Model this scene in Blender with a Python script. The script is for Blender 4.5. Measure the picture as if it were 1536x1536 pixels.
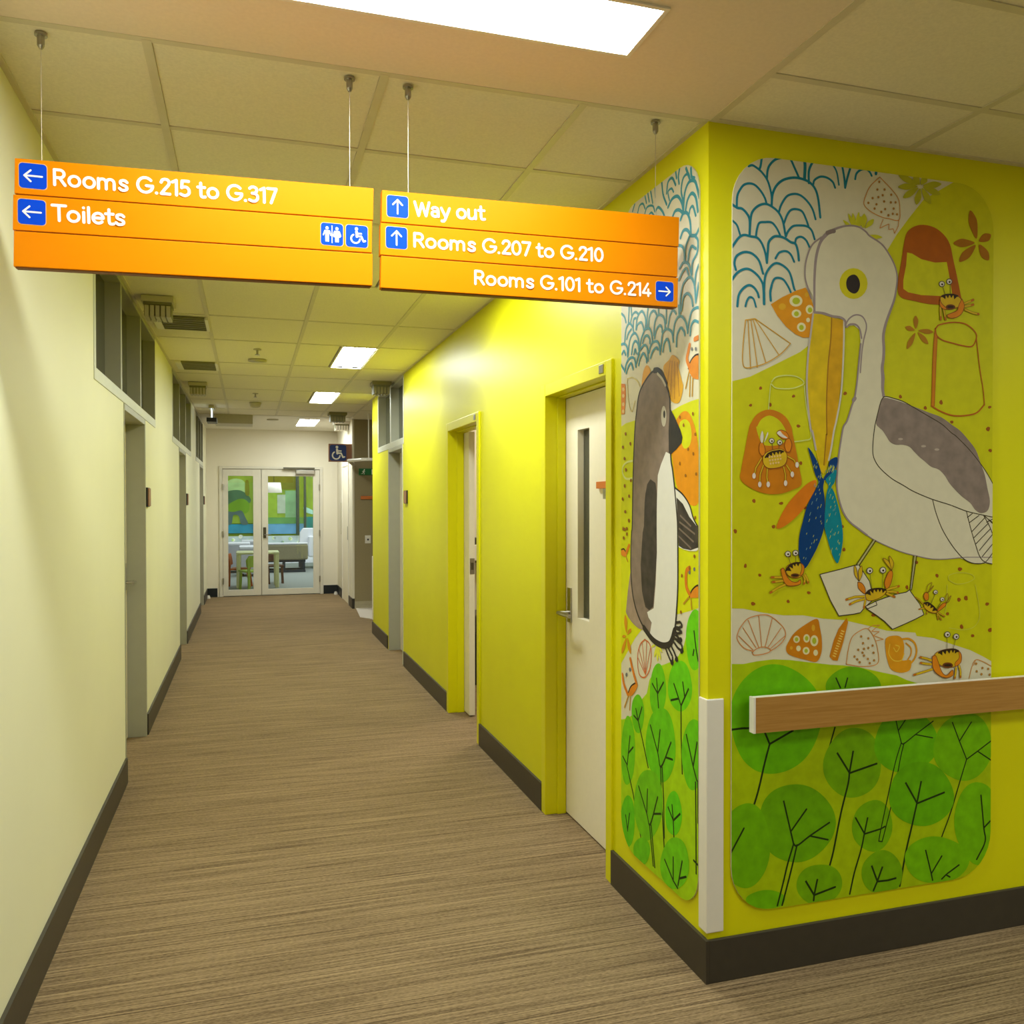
import bpy, math, random
from mathutils import Vector, geometry
random.seed(7)
S = bpy.context.scene
for o in list(bpy.data.objects): bpy.data.objects.remove(o)
COL = S.collection

# ------------------------------------------------------------------ camera, world, exposure
YAW, PIT, ROL, FPX, CH = 0.2987, -0.0111, -0.0012, 1284.5, 1.5
cd = bpy.data.cameras.new('camera'); cam = bpy.data.objects.new('camera', cd); COL.objects.link(cam)
Fv = Vector((math.sin(YAW)*math.cos(PIT), math.cos(YAW)*math.cos(PIT), math.sin(PIT)))
R0 = Vector((math.cos(YAW), -math.sin(YAW), 0)); U0 = R0.cross(Fv)
Rv = R0*math.cos(ROL)+U0*math.sin(ROL); Uv = -R0*math.sin(ROL)+U0*math.cos(ROL)
CP = Vector((0, 0, CH))
from mathutils import Matrix
M4 = Matrix.Identity(4)
for i in range(3):
    M4[i][0] = Rv[i]; M4[i][1] = Uv[i]; M4[i][2] = -Fv[i]; M4[i][3] = CP[i]
cam.matrix_world = M4
cd.sensor_width = 36; cd.sensor_fit = 'HORIZONTAL'; cd.lens = 36*FPX/1536; cd.clip_start = .05; cd.clip_end = 200
S.camera = cam
w = bpy.data.worlds.new('world'); S.world = w; w.use_nodes = True
w.node_tree.nodes['Background'].inputs[0].default_value = (.75, .85, 1, 1)
w.node_tree.nodes['Background'].inputs[1].default_value = .6
S.view_settings.view_transform = 'Standard'; S.view_settings.look = 'None'
S.view_settings.gamma = 1; S.view_settings.use_curve_mapping = False
S.view_settings.exposure = 0.0
LAMP = 42.0          # troffer diffuser radiance
LAMPCOL = (.93, 1.0, .95)

# ------------------------------------------------------------------ main planes of the place (metres)
XL, XR, YM, H, YE = -.634, 1.365, 2.363, 2.678, 14.4

def ray(x, y): return Fv + Rv*((x-768)/FPX) + Uv*((768-y)/FPX)
def on(x, y, ax, v):               # measured photo point -> point on the plane axis=v
    d = ray(x, y); t = (v-CP[ax])/d[ax]; return CP+d*t

# ------------------------------------------------------------------ helpers
def lin(c): return tuple(((v/255)/12.92 if v/255 <= .04045 else ((v/255+.055)/1.055)**2.4) for v in c)
MATS = {}
def mat(name, rgb, rough=.5, spec=.5, metal=0, noise=0, nscale=30, bump=0, bscale=200, stretch=None, emit=0, trans=0, alpha=1):
    if name in MATS: return MATS[name]
    m = bpy.data.materials.new(name); m.use_nodes = True
    nt = m.node_tree; b = nt.nodes['Principled BSDF']
    c = lin(rgb) + (1,)
    b.inputs['Base Color'].default_value = c
    b.inputs['Roughness'].default_value = rough
    b.inputs['Specular IOR Level'].default_value = spec
    b.inputs['Metallic'].default_value = metal
    b.inputs['Transmission Weight'].default_value = trans
    b.inputs['Alpha'].default_value = alpha
    if emit:
        b.inputs['Emission Color'].default_value = c; b.inputs['Emission Strength'].default_value = emit
    tc = nt.nodes.new('ShaderNodeTexCoord')
    src = tc.outputs['Object']
    if stretch:
        mp = nt.nodes.new('ShaderNodeMapping'); mp.inputs['Scale'].default_value = stretch
        nt.links.new(src, mp.inputs['Vector']); src = mp.outputs[0]
    if noise:
        n = nt.nodes.new('ShaderNodeTexNoise'); n.inputs['Scale'].default_value = nscale; n.inputs['Detail'].default_value = 5
        r = nt.nodes.new('ShaderNodeValToRGB')
        r.color_ramp.elements[0].position = .3; r.color_ramp.elements[1].position = .7
        r.color_ramp.elements[0].color = tuple(v*(1-noise) for v in c[:3])+(1,)
        r.color_ramp.elements[1].color = tuple(min(1, v*(1+noise)) for v in c[:3])+(1,)
        nt.links.new(src, n.inputs['Vector']); nt.links.new(n.outputs[0], r.inputs[0]); nt.links.new(r.outputs[0], b.inputs['Base Color'])
    if bump:
        n2 = nt.nodes.new('ShaderNodeTexNoise'); n2.inputs['Scale'].default_value = bscale; n2.inputs['Detail'].default_value = 3
        bp = nt.nodes.new('ShaderNodeBump'); bp.inputs['Strength'].default_value = bump; bp.inputs['Distance'].default_value = .002
        nt.links.new(src, n2.inputs['Vector']); nt.links.new(n2.outputs[0], bp.inputs['Height']); nt.links.new(bp.outputs[0], b.inputs['Normal'])
    MATS[name] = m
    return m

class MB:
    def __init__(s): s.v = []; s.f = []; s.mi = []; s.m = []
    def mid(s, m):
        if m not in s.m: s.m.append(m)
        return s.m.index(m)
    def face(s, pts, m):
        i = len(s.v); s.v += [tuple(p) for p in pts]; s.f.append(tuple(range(i, i+len(pts)))); s.mi.append(s.mid(m)); return s
    def box(s, x0, x1, y0, y1, z0, z1, m):
        if x0 > x1: x0, x1 = x1, x0
        if y0 > y1: y0, y1 = y1, y0
        if z0 > z1: z0, z1 = z1, z0
        i = len(s.v)
        s.v += [(x, y, z) for z in (z0, z1) for y in (y0, y1) for x in (x0, x1)]
        for q in ((0, 2, 3, 1), (4, 5, 7, 6), (0, 1, 5, 4), (2, 6, 7, 3), (0, 4, 6, 2), (1, 3, 7, 5)):
            s.f.append(tuple(i+k for k in q)); s.mi.append(s.mid(m))
        return s
    def prism(s, poly, fn, d0, d1, m):     # poly 2-D extruded; fn(u,v,d) -> xyz
        n = len(poly); i = len(s.v)
        s.v += [tuple(fn(u, v, d0)) for u, v in poly] + [tuple(fn(u, v, d1)) for u, v in poly]
        k = s.mid(m)
        s.f.append(tuple(range(i, i+n))); s.mi.append(k)
        s.f.append(tuple(range(i+2*n-1, i+n-1, -1))); s.mi.append(k)
        for a in range(n):
            b = (a+1) % n; s.f.append((i+b, i+a, i+n+a, i+n+b)); s.mi.append(k)
        return s
    def tube(s, pts, r, m, n=10):
        pts = [Vector(p) for p in pts]; i0 = len(s.v); k = s.mid(m); rr = r if isinstance(r, (list, tuple)) else [r]*len(pts)
        for j, p in enumerate(pts):
            t = (pts[min(j+1, len(pts)-1)]-pts[max(j-1, 0)]).normalized()
            a = t.orthogonal().normalized() if j == 0 else (a - t*a.dot(t)).normalized()
            b = t.cross(a)
            for q in range(n):
                an = 2*math.pi*q/n; s.v.append(tuple(p+(a*math.cos(an)+b*math.sin(an))*rr[j]))
        for j in range(len(pts)-1):
            for q in range(n):
                u = i0+j*n+q; v = i0+j*n+(q+1) % n; s.f.append((u, v, v+n, u+n)); s.mi.append(k)
        s.f.append(tuple(i0+q for q in reversed(range(n)))); s.mi.append(k)
        s.f.append(tuple(i0+(len(pts)-1)*n+q for q in range(n))); s.mi.append(k)
        return s
    def build(s, name, parent=None, bevel=0, smooth=False, origin=None):
        me = bpy.data.meshes.new(name)
        O = Vector(origin) if origin else Vector((0, 0, 0))
        me.from_pydata([tuple(Vector(p)-O) for p in s.v], [], s.f); me.update()
        for m in s.m: me.materials.append(m)
        me.polygons.foreach_set('material_index', s.mi)
        o = bpy.data.objects.new(name, me); COL.objects.link(o)
        if parent:
            o.parent = parent; o.location = O - abs_loc(parent)
        else: o.location = O
        if bevel:
            bv = o.modifiers.new('bevel', 'BEVEL'); bv.width = bevel; bv.segments = 2; bv.limit_method = 'ANGLE'
        if smooth:
            for p in me.polygons: p.use_smooth = True
        return o
def abs_loc(o):
    l = Vector((0, 0, 0))
    while o: l += o.location; o = o.parent
    return l
def box(name, x0, x1, y0, y1, z0, z1, m, parent=None, bevel=0): return MB().box(x0, x1, y0, y1, z0, z1, m).build(name, parent, bevel)
def empty(name, loc):
    o = bpy.data.objects.new(name, None); o.empty_display_size = .1; o.location = loc; COL.objects.link(o); return o
def tag(o, label, cat, group=None):
    o['label'] = label; o['category'] = cat
    if group: o['group'] = group
    return o
def struct(o, label=None):
    o['kind'] = 'structure'
    if label: o['label'] = label
    return o

# ------------------------------------------------------------------ materials
YEL = mat('yellow green wall paint', (220, 216, 6), .4, .22, noise=.02, nscale=3, bump=.08, bscale=260)
YELF = mat('yellow green gloss frame', (220, 214, 4), .32, .3)
CREAM = mat('cream wall paint', (231, 227, 196), .5, .35, noise=.02, nscale=2, bump=.06, bscale=220)
WHITEW = mat('white wall paint', (228, 220, 200), .5, .4, noise=.02, nscale=2)
BEIGEW = mat('beige vinyl wall', (150, 136, 100), .45, .4, noise=.05, nscale=60)
COVE = mat('speckled cove vinyl', (172, 160, 128), .5, .4, noise=.25, nscale=260)
TILE = mat('mineral fibre ceiling tile', (234, 226, 200), .85, .2, noise=.05, nscale=120, bump=.25, bscale=420)
PLAST = mat('ceiling plasterboard', (232, 218, 196), .8, .2, noise=.03, nscale=90)
TEE = mat('ceiling grid tee', (212, 203, 174), .5, .4, noise=.03, nscale=20)
WCEIL = mat('white plaster ceiling', (228, 222, 206), .7, .3, noise=.02, nscale=20)
SKIRT = mat('dark skirting vinyl', (62, 56, 46), .42, .4, noise=.06, nscale=25)
SKIRTB = mat('black skirting', (30, 34, 36), .4, .4, noise=.05, nscale=25)
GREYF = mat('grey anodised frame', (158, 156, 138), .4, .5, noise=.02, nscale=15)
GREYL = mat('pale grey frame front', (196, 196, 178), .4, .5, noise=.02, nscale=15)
DOORW = mat('cream laminate door', (240, 230, 208), .42, .45, noise=.015, nscale=40, bump=.04, bscale=300)
STEEL = mat('brushed steel', (170, 166, 158), .28, .5, metal=1, noise=.04, nscale=90)
DKMET = mat('dark bronze metal', (88, 82, 66), .35, .5, metal=.6, noise=.04, nscale=60)
ORANGE = mat('orange sign enamel', (220, 126, 0), .42, .08, noise=.012, nscale=12)
ORDK = mat('sign back brown', (120, 66, 10), .5, .4)
BLUE = mat('sign blue vinyl', (0, 66, 206), .45, .12, noise=.01, nscale=20)
NAVY = mat('navy sign vinyl', (4, 46, 122), .4, .45, noise=.01, nscale=20)
SIGNW = mat('white sign vinyl', (250, 246, 238), .4, .45)
WHITEP = mat('white plastic', (232, 226, 214), .4, .5, noise=.01, nscale=30)
GREYP = mat('grey plastic', (188, 180, 150), .45, .5, noise=.02, nscale=30)
DARKP = mat('dark grille', (122, 118, 78), .5, .4, noise=.04, nscale=60)
BLACK = mat('black plastic', (24, 24, 24), .4, .5)
BROWNP = mat('brown plaque', (150, 100, 72), .4, .5, noise=.06, nscale=40)
ORPL = mat('orange plaque', (206, 112, 40), .45, .5)
WIRE = mat('steel wire', (200, 190, 170), .35, .5, metal=.7)
GLASS = mat('grey glass', (150, 152, 128), .06, .6, trans=.85)
CLEAR = mat('clear glass', (250, 255, 252), .0, .5, trans=1)
PANEL = mat('mural panel print white', (214, 206, 178), .45, .2, noise=.02, nscale=30)

def carpet():
    m = bpy.data.materials.new('striated brown carpet'); m.use_nodes = True; nt = m.node_tree; b = nt.nodes['Principled BSDF']
    b.inputs['Roughness'].default_value = .95; b.inputs['Specular IOR Level'].default_value = .1
    tc = nt.nodes.new('ShaderNodeTexCoord')
    def nz(scale, sc, det):
        mp = nt.nodes.new('ShaderNodeMapping'); mp.inputs['Scale'].default_value = scale; mp.inputs['Rotation'].default_value = (.5, 0, .6)
        n = nt.nodes.new('ShaderNodeTexNoise'); n.inputs['Scale'].default_value = sc; n.inputs['Detail'].default_value = det
        nt.links.new(tc.outputs['Object'], mp.inputs[0]); nt.links.new(mp.outputs[0], n.inputs['Vector']); return n
    a = nz((.9, 95, 1), 2.2, 5); f = nz((30, 170, 1), 2.5, 3); g = nz((1, 1, 1), 1.3, 2)
    mx = nt.nodes.new('ShaderNodeMath'); mx.operation = 'MULTIPLY_ADD'; mx.inputs[1].default_value = .45
    nt.links.new(f.outputs[0], mx.inputs[0])
    m2 = nt.nodes.new('ShaderNodeMath'); m2.operation = 'MULTIPLY'; m2.inputs[1].default_value = .75; nt.links.new(a.outputs[0], m2.inputs[0])
    nt.links.new(m2.outputs[0], mx.inputs[2])
    r = nt.nodes.new('ShaderNodeValToRGB')
    r.color_ramp.elements[0].position = .36; r.color_ramp.elements[0].color = lin((66, 52, 36))+(1,)
    e = r.color_ramp.elements.new(.52); e.color = lin((112, 93, 68))+(1,)
    e = r.color_ramp.elements.new(.62); e.color = lin((140, 118, 88))+(1,)
    r.color_ramp.elements[-1].position = .8; r.color_ramp.elements[-1].color = lin((172, 148, 112))+(1,)
    nt.links.new(mx.outputs[0], r.inputs[0]); nt.links.new(r.outputs[0], b.inputs['Base Color'])
    bp = nt.nodes.new('ShaderNodeBump'); bp.inputs['Strength'].default_value = .5; bp.inputs['Distance'].default_value = .004
    nt.links.new(mx.outputs[0], bp.inputs['Height']); nt.links.new(bp.outputs[0], b.inputs['Normal'])
    return m
CARPET = carpet()
def woodmat():
    m = bpy.data.materials.new('timber laminate'); m.use_nodes = True; nt = m.node_tree; b = nt.nodes['Principled BSDF']
    b.inputs['Roughness'].default_value = .42; b.inputs['Specular IOR Level'].default_value = .35
    tc = nt.nodes.new('ShaderNodeTexCoord'); mp = nt.nodes.new('ShaderNodeMapping'); mp.inputs['Scale'].default_value = (2.5, 20, 60)
    n = nt.nodes.new('ShaderNodeTexNoise'); n.inputs['Scale'].default_value = 3; n.inputs['Detail'].default_value = 6
    r = nt.nodes.new('ShaderNodeValToRGB'); r.color_ramp.elements[0].position = .3; r.color_ramp.elements[1].position = .72
    r.color_ramp.elements[0].color = lin((164, 116, 50))+(1,); r.color_ramp.elements[1].color = lin((182, 134, 66))+(1,)
    nt.links.new(tc.outputs['Object'], mp.inputs[0]); nt.links.new(mp.outputs[0], n.inputs['Vector']); nt.links.new(n.outputs[0], r.inputs[0]); nt.links.new(r.outputs[0], b.inputs['Base Color'])
    return m
WOOD = woodmat()
def emitter(name, col, s):
    m = bpy.data.materials.new(name); m.use_nodes = True; nt = m.node_tree
    b = nt.nodes['Principled BSDF']; b.inputs['Base Color'].default_value = (.9, .9, .9, 1)
    b.inputs['Emission Color'].default_value = col+(1,); b.inputs['Emission Strength'].default_value = s
    return m
DIFF = emitter('lit diffuser', LAMPCOL, LAMP)
DIFF2 = emitter('lit diffuser of the added lights', LAMPCOL, LAMP*.8)  # weaker glow for the lamps added out of view

# ------------------------------------------------------------------ shell: floor, walls, ceiling
struct(box('floor', -4, 6, -4, YE, -.1, 0, CARPET), 'brown striated carpet floor')
WT = .1
wl = MB()                                           # left wall with openings
LW = [(4.06, 6.595, 4.98, 5.967), (8.038, 10.58, 8.80, 9.712), (11.53, 13.3, 12.42, 13.36)]   # window y0,y1 / door y0,y1
wz, dz = 2.035, 2.035
prev = -4
for wy0, wy1, dy0, dy1 in LW:
    q_ = .008
    wl.box(XL-WT, XL, prev, wy0+q_, 0, H, CREAM)
    wl.box(XL-WT, XL, wy0+q_, dy0+q_, 0, wz+q_, CREAM)
    if dy1 < wy1: wl.box(XL-WT, XL, dy1-q_, wy1-q_, 0, wz+q_, CREAM); prev = wy1-q_
    else: wl.box(XL-WT, XL, wy1-q_, dy1-q_, dz-q_, H, CREAM); prev = dy1-q_
wl.box(XL-WT, XL, prev, YE, 0, H, CREAM)
struct(wl.build('wall_left'), 'cream left corridor wall')
wr = MB()
D1, D2, D3, W4 = (3.14, 3.865), (5.155, 5.95), (7.85, 8.70), (7.80, 9.43)
dzr = 2.005; o_ = .03
wr.box(XR, XR+WT, YM, D1[0]-o_, 0, H, YEL).box(XR, XR+WT, D1[0]-o_, D1[1]+o_, dzr+o_, H, YEL)
wr.box(XR, XR+WT, D1[1]+o_, D2[0]-o_, 0, H, YEL).box(XR, XR+WT, D2[0]-o_, D2[1]+o_, dzr+o_, H, YEL)
wr.box(XR, XR+WT, D2[1]+o_, W4[0]+.01, 0, H, YEL).box(XR, XR+WT, W4[0]+.01, D3[0]+.01, 0, 2.05, YEL)
wr.box(XR, XR+WT, D3[1]-.01, W4[1]-.01, 0, 2.05, YEL).box(XR, XR+WT, W4[1]-.01, 9.871, 0, H, YEL)
struct(wr.build('wall_right'), 'yellow green right corridor wall')
struct(box('wall_front', XR+WT, 6, YM, YM+WT, 0, H, YEL), 'yellow green wall behind the large mural')
XE = 1.41
we = MB()
we.box(XL-WT, -.44, YE, YE+.12, 0, H, WHITEW).box(1.14, XE+.3, YE, YE+.12, 0, H, WHITEW).box(-.44, 1.14, YE, YE+.12, 2.07, H, WHITEW)
struct(we.build('wall_end'), 'off-white wall around the glazed double doors')
ws = MB()
ws.box(XE, XE+.025, 12.25, 12.35, 0, H, WHITEW).box(XE, XE+.12, 12.35, 12.75, 0, H, WHITEW).box(XE, XE+.12, 13.55, YE, 0, H, WHITEW).box(XE, XE+.12, 12.75, 13.55, 2.05, H, WHITEW)
struct(ws.build('wall_side'), 'off-white return wall beyond the recess')
struct(box('wall_recess', XE+.025, 3.4, 12.25, 12.349, 0, H, BEIGEW), 'beige wall at the back of the recess')
struct(MB().prism([(0, 0), (.035, 0), (.012, .04), (0, .1)], lambda u, v, d: (d, 12.249-u, v), XE+.025, 3.4, COVE).build('baseboard_recess'))
struct(MB().box(3.4, 3.5, 9.77, 12.35, 0, H, BEIGEW).box(XR+WT, 3.5, 9.771, 9.871, 0, H, BEIGEW).build('wall_recess_side'))
struct(MB().prism([(1.45, 12.23), (1.392, 11.28), (1.52, 11.03), (3.4, 11.0), (3.4, 12.23)], lambda u, v, d: (u, v, d), .0005, .008, mat('white vinyl floor', (226, 216, 206), .3, .5, noise=.03, nscale=80)).build('floor_recess'), 'white vinyl floor of the recess')
# rooms behind the walls
rm = MB()
DIM = mat('dim room paint', (196, 184, 164), .7, .3, noise=.02, nscale=3)
rm.box(-3.6, -3.5, 3.4, YE, 0, H, DIM).box(-3.6, XL-WT, 3.3, 3.4, 0, H, DIM).box(-3.6, XL-WT, YE-.1, YE, 0, H, DIM)
rm.box(-3.5, XL-WT-.02, 7.2, 7.3, 0, H, DIM).box(-3.5, XL-WT-.02, 11, 11.1, 0, H, DIM)
rm.box(4.4, 4.5, YM+WT, 9.771, 0, H, DIM).box(XR+WT, 4.4, 4.5, 4.6, 0, H, DIM).box(XR+WT+.09, 4.4, 7.2, 7.3, 0, H, WHITEW)
struct(rm.build('wall_rooms'), 'dim walls of the rooms behind the corridor')
# enclosing area behind the camera
struct(MB().box(-4, 6, -4.1, -4, 0, H, CREAM).box(5.9, 6, -4, YM+WT, 0, H, CREAM).box(-4, -3.9, -4, 2, 0, H, CREAM).build('wall_back'), 'walls of the open area behind the viewer')

ceil = struct(box('ceiling', -4, 6, -4, YE, H+.06, H+.16, PLAST), 'suspended tile ceiling')
tilecache = {}
def ctile(x0, x1, y0, y1, m=TILE, name='ceiling_tile'):
    g = .0125
    k = (round(x1-x0, 3), round(y1-y0, 3), m.name)
    if k not in tilecache:
        a, b = (x1-x0)/2-g, (y1-y0)/2-g
        mb = MB().box(-a, a, -b, b, .003, .02, m); o = mb.build(name, ceil); tilecache[k] = o.data
    else:
        o = bpy.data.objects.new(name, tilecache[k]); COL.objects.link(o); o.parent = ceil
    o.location = ((x0+x1)/2, (y0+y1)/2, H)
def tee(x0, x1, y0, y1, wd=.024):
    if x1-x0 > y1-y0: box('ceiling_tee', x0, x1, y0-wd/2, y0+wd/2, H, H+.03, TEE, ceil)
    else: box('ceiling_tee', x0-wd/2, x0+wd/2, y0, y1, H-.0006, H+.03, TEE, ceil)
CX = [XL, -.243, .365, .955, XR]
CY = [YM+.005, 2.90, 3.66, 4.72, 5.72, 6.55, 7.60, 8.31, 9.31, 10.35, 11.3, 12.04]
LY = [(3.66, 4.72), (6.55, 7.60), (9.31, 10.35)]
for i in range(4):
    for j in range(len(CY)-1):
        x0, x1 = CX[i], CX[i+1]
        if i == 2 and (CY[j], CY[j+1]) in LY: x1 = .68
        ctile(x0, x1, CY[j], CY[j+1])
for x in CX[1:4]: tee(x, x, CY[0], CY[-1])
for y in CY: tee(XL, XR, y, y)
for x0, x1, y0, y1 in [(XR, 2.0, 9.871, 11.06), (2.0, 3.4, 9.871, 11.06), (XR, 2.0, 11.06, 12.25), (2.0, 3.4, 11.06, 12.25)]: ctile(x0, x1, y0, y1)
tee(XR, XR, 9.871, 12.25); tee(XR, 3.4, 11.06, 11.06); tee(2.0, 2.0, 9.871, 12.25)
# white plaster bay by the doors (hole for the lamp)
for x0, x1, y0, y1 in [(XL, .69, 12.04, YE), (.985, XE, 12.04, YE), (.69, .985, 12.04, 12.42), (.69, .985, 13.52, YE)]:
    box('ceiling_panel', x0, x1, y0, y1, H, H+.05, WCEIL, ceil)
# near zone: plasterboard panel with a crosswise lamp, tiles to the right
for x0, x1, y0, y1 in [(XL, 1.366, 2.085, YM), (XL, -.25, 1.85, 2.085), (.967, 1.366, 1.85, 2.085), (XL, 1.366, -4, 1.85)]:
    box('ceiling_panel', x0, x1, y0, y1, H+.001, H+.05, PLAST, ceil)
NX = [1.378, 2.115, 2.85, 3.6, 4.35, 5.1, 5.9]; NY = [YM, 2.06, 1.618, .9, .2, -.5, -1.2, -1.9, -2.6, -3.3, -4]
for i in range(len(NX)-1):
    for j in range(len(NY)-1):
        if (i, j) in ((1, 3), (1, 6), (3, 3), (3, 6)): continue
        ctile(NX[i], NX[i+1], NY[j+1], NY[j])
for x in NX[:-1]: tee(x, x, -4, YM)
for y in NY[1:-1]: tee(NX[0], 5.9, y, y)
for x0, x1, y0, y1 in [(NX[0], 5.9, YM-.02, YM), (XL, XL+.018, CY[0], 12.04), (XR-.018, XR, CY[0], 9.871)]: box('wall_angle', x0, x1, y0, y1, H-.001, H+.03, TEE, ceil)
box('ceiling_panel', -4, XL-WT, -4, 2, H, H+.05, PLAST, ceil)

# baseboards
def bb(name, x0, x1, y0, y1, m=SKIRT, h=.135): struct(MB().box(x0, x1, y0, y1, 0, h, m).build(name, None, .002))
t = .012
bl = MB(); prev = -4
for wy0, wy1, dy0, dy1 in LW: bl.box(XL, XL+t, prev, dy0-.005, 0, .135, SKIRT); prev = dy1+.005
bl.box(XL, XL+t, prev, YE, 0, .135, SKIRT); struct(bl.build('baseboard_left'))
br = MB()
for a, b in [(YM-t, 3.085), (3.92, 5.1), (6.004, 7.79), (8.76, 9.871)]: br.box(XR-t, XR, a, b, 0, .135, SKIRT)
struct(br.build('baseboard_right'))
bb('baseboard_front', XR, 5.9, YM-t, YM)
be = MB(); be.box(XL, -.475, YE-.015, YE, 0, .14, SKIRTB).box(1.18, XE, YE-.015, YE, 0, .14, SKIRTB).box(XE-t, XE, 13.6, YE, 0, .14, SKIRTB); struct(be.build('baseboard_end'))
struct(MB().box(XE-t, XE, 12.25, 12.7, 0, .14, SKIRT).box(XE-t, XE+.025, 12.238, 12.25, 0, .14, SKIRT).build('baseboard_side'))

# ------------------------------------------------------------------ ceiling lights
def troffer(x0, x1, y0, y1, label, glow=None):
    glow = glow or DIFF
    o = empty('ceiling_light', ((x0+x1)/2, (y0+y1)/2, H)); tag(o, label, 'ceiling light', 'recessed fluorescent ceiling lights')
    f = MB(); e = .012
    f.box(x0, x1, y0, y0+e, H-.004, H+.045, WHITEP).box(x0, x1, y1-e, y1, H-.004, H+.045, WHITEP)
    f.box(x0, x0+e, y0+e, y1-e, H-.004, H+.045, WHITEP).box(x1-e, x1, y0+e, y1-e, H-.004, H+.045, WHITEP)
    f.box(x0+e, x1-e, y0+e, y1-e, H+.04, H+.045, WHITEP); f.build('frame', o)
    d = MB(); n = 8                                     # shallow twin-trough diffuser
    lng = y1-y0 > x1-x0
    a0, a1 = (x0+e, x1-e) if lng else (y0+e, y1-e); b0, b1 = (y0+e, y1-e) if lng else (x0+e, x1-e)
    for k in range(n):
        ua, ub = a0+(a1-a0)*k/n, a0+(a1-a0)*(k+1)/n
        za, zb = [H+.004+.01*abs(math.sin(math.pi*2*q/n)) for q in (k, k+1)]
        q = [(ua, b0, za), (ua, b1, za), (ub, b1, zb), (ub, b0, zb)]
        if not lng: q = [(p[1], p[0], p[2]) for p in q]
        d.face(q if lng else q[::-1], glow)
    d.build('diffuser', o)
    return o
troffer(-.25, .967, 1.85, 2.085, 'long bright ceiling light set crosswise in front of the orange signs')
troffer(.68, .965, 3.66, 4.72, 'ceiling light mostly hidden behind the right orange sign')
troffer(.68, .965, 6.55, 7.60, 'largest fully visible corridor light, nearest beyond the orange signs')
troffer(.68, .965, 9.31, 10.35, 'small corridor light between its larger and its smallest neighbour')
troffer(.69, .985, 12.42, 13.52, 'smallest ceiling light, in the white ceiling above the glazed doors')
for i, (a, b) in enumerate([(1, 3), (1, 6), (3, 3), (3, 6)]):  # unseen lamps added behind the viewer to light the mural wall
    troffer(NX[a]+.22, NX[a+1]-.22, NY[b+1], NY[b], ['added unseen ceiling light nearest the pelican mural', 'added unseen ceiling light straight behind the viewer', 'added unseen ceiling light far right of the mural', 'added unseen ceiling light in the far corner'][i], DIFF2)

# ------------------------------------------------------------------ windows and doors of the left wall
for n, (wy0, wy1, dy0, dy1) in enumerate(LW):
    wn = struct(empty('window_%d' % (n+1), (XL, (wy0+wy1)/2, wz)), 'grey framed high window in the left wall')
    d = .075; fr = .05
    f = MB()
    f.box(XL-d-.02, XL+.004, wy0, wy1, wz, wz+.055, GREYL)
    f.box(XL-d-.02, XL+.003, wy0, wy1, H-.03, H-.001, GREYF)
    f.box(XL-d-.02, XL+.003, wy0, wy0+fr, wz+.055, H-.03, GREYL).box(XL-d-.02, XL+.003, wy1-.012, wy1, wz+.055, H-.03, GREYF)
    f.build('window_frame', wn, .002)
    nb = 3
    ys = [wy0+fr] + [wy0+(wy1-wy0)*k/nb for k in range(1, nb)] + [wy1-.012]
    for k in range(1, nb): box('mullion', XL-d-.02, XL+.002, ys[k]-.022, ys[k]+.022, wz+.055, H-.03, GREYF, wn, .002)
    for k in range(nb): box('pane', XL-d-.008, XL-d, ys[k]+(.022 if k else 0), ys[k+1]-(.022 if k < nb-1 else 0), wz+.055, H-.03, GLASS, wn)
    dr = struct(empty('door_%d' % (n+1), (XL, (dy0+dy1)/2, 0)), 'recessed door in the left wall')
    f = MB()
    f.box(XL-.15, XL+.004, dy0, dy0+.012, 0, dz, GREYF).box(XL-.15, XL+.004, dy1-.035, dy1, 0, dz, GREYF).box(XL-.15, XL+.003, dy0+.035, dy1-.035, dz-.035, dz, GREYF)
    f.build('door_frame', dr, .002)
    box('door_leaf', XL-.148, XL-.108, dy0+.014, dy1-.037, .008, dz-.037, DOORW, dr)
    hm = MB(); hy = dy1-.11; hm.box(XL-.108, XL-.103, hy-.02, hy+.02, .95, 1.12, STEEL); hm.tube([(XL-.103, hy, 1.0), (XL-.05, hy, 1.0)], .009, STEEL); hm.tube([(XL-.052, hy+.008, 1.0), (XL-.05, hy-.11, 1.0)], .009, STEEL)
    hm.build('door_handle', dr, smooth=False)

# ------------------------------------------------------------------ right wall doors and window
def yframe(name, y0, y1, zt, label, fw=.057, st=.05, en=.094):
    dr = struct(empty(name, (XR, (y0+y1)/2, 0)), label)
    f = MB(); xa, xb = XR-.01, XR+en+.046
    f.box(xa, xb, y0-fw, y0, 0, zt+fw, YELF).box(xa, xb, y1, y1+fw, 0, zt+fw, YELF).box(xa, xb, y0, y1, zt, zt+fw, YELF)
    # door stop rebate
    f.box(XR+st, XR+en, y0, y0+.008, 0, zt, YELF).box(XR+st, XR+en, y1-.008, y1, 0, zt, YELF).box(XR+st, XR+en, y0, y1, zt-.008, zt, YELF)
    f.build('door_frame', dr, .003)
    return dr
d4 = yframe('door_4', D1[0], D1[1], dzr, 'cream door with a narrow window in a yellow frame')
xl0, xl1 = XR+.096, XR+.138
ga, gb = on(884, 760, 0, xl0), on(866.5, 760, 0, xl0)
gy0, gy1, gz0, gz1 = ga.y, gb.y, on(884, 933, 0, xl0).z, on(867, 645, 0, xl0).z
lf = MB(); ya, yb = D1[0]+.003, D1[1]-.003
lf.box(xl0, xl1, ya, gy0, .008, dzr-.01, DOORW).box(xl0, xl1, gy1, yb, .008, dzr-.01, DOORW).box(xl0, xl1, gy0, gy1, .008, gz0, DOORW).box(xl0, xl1, gy0, gy1, gz1, dzr-.01, DOORW)
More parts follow.
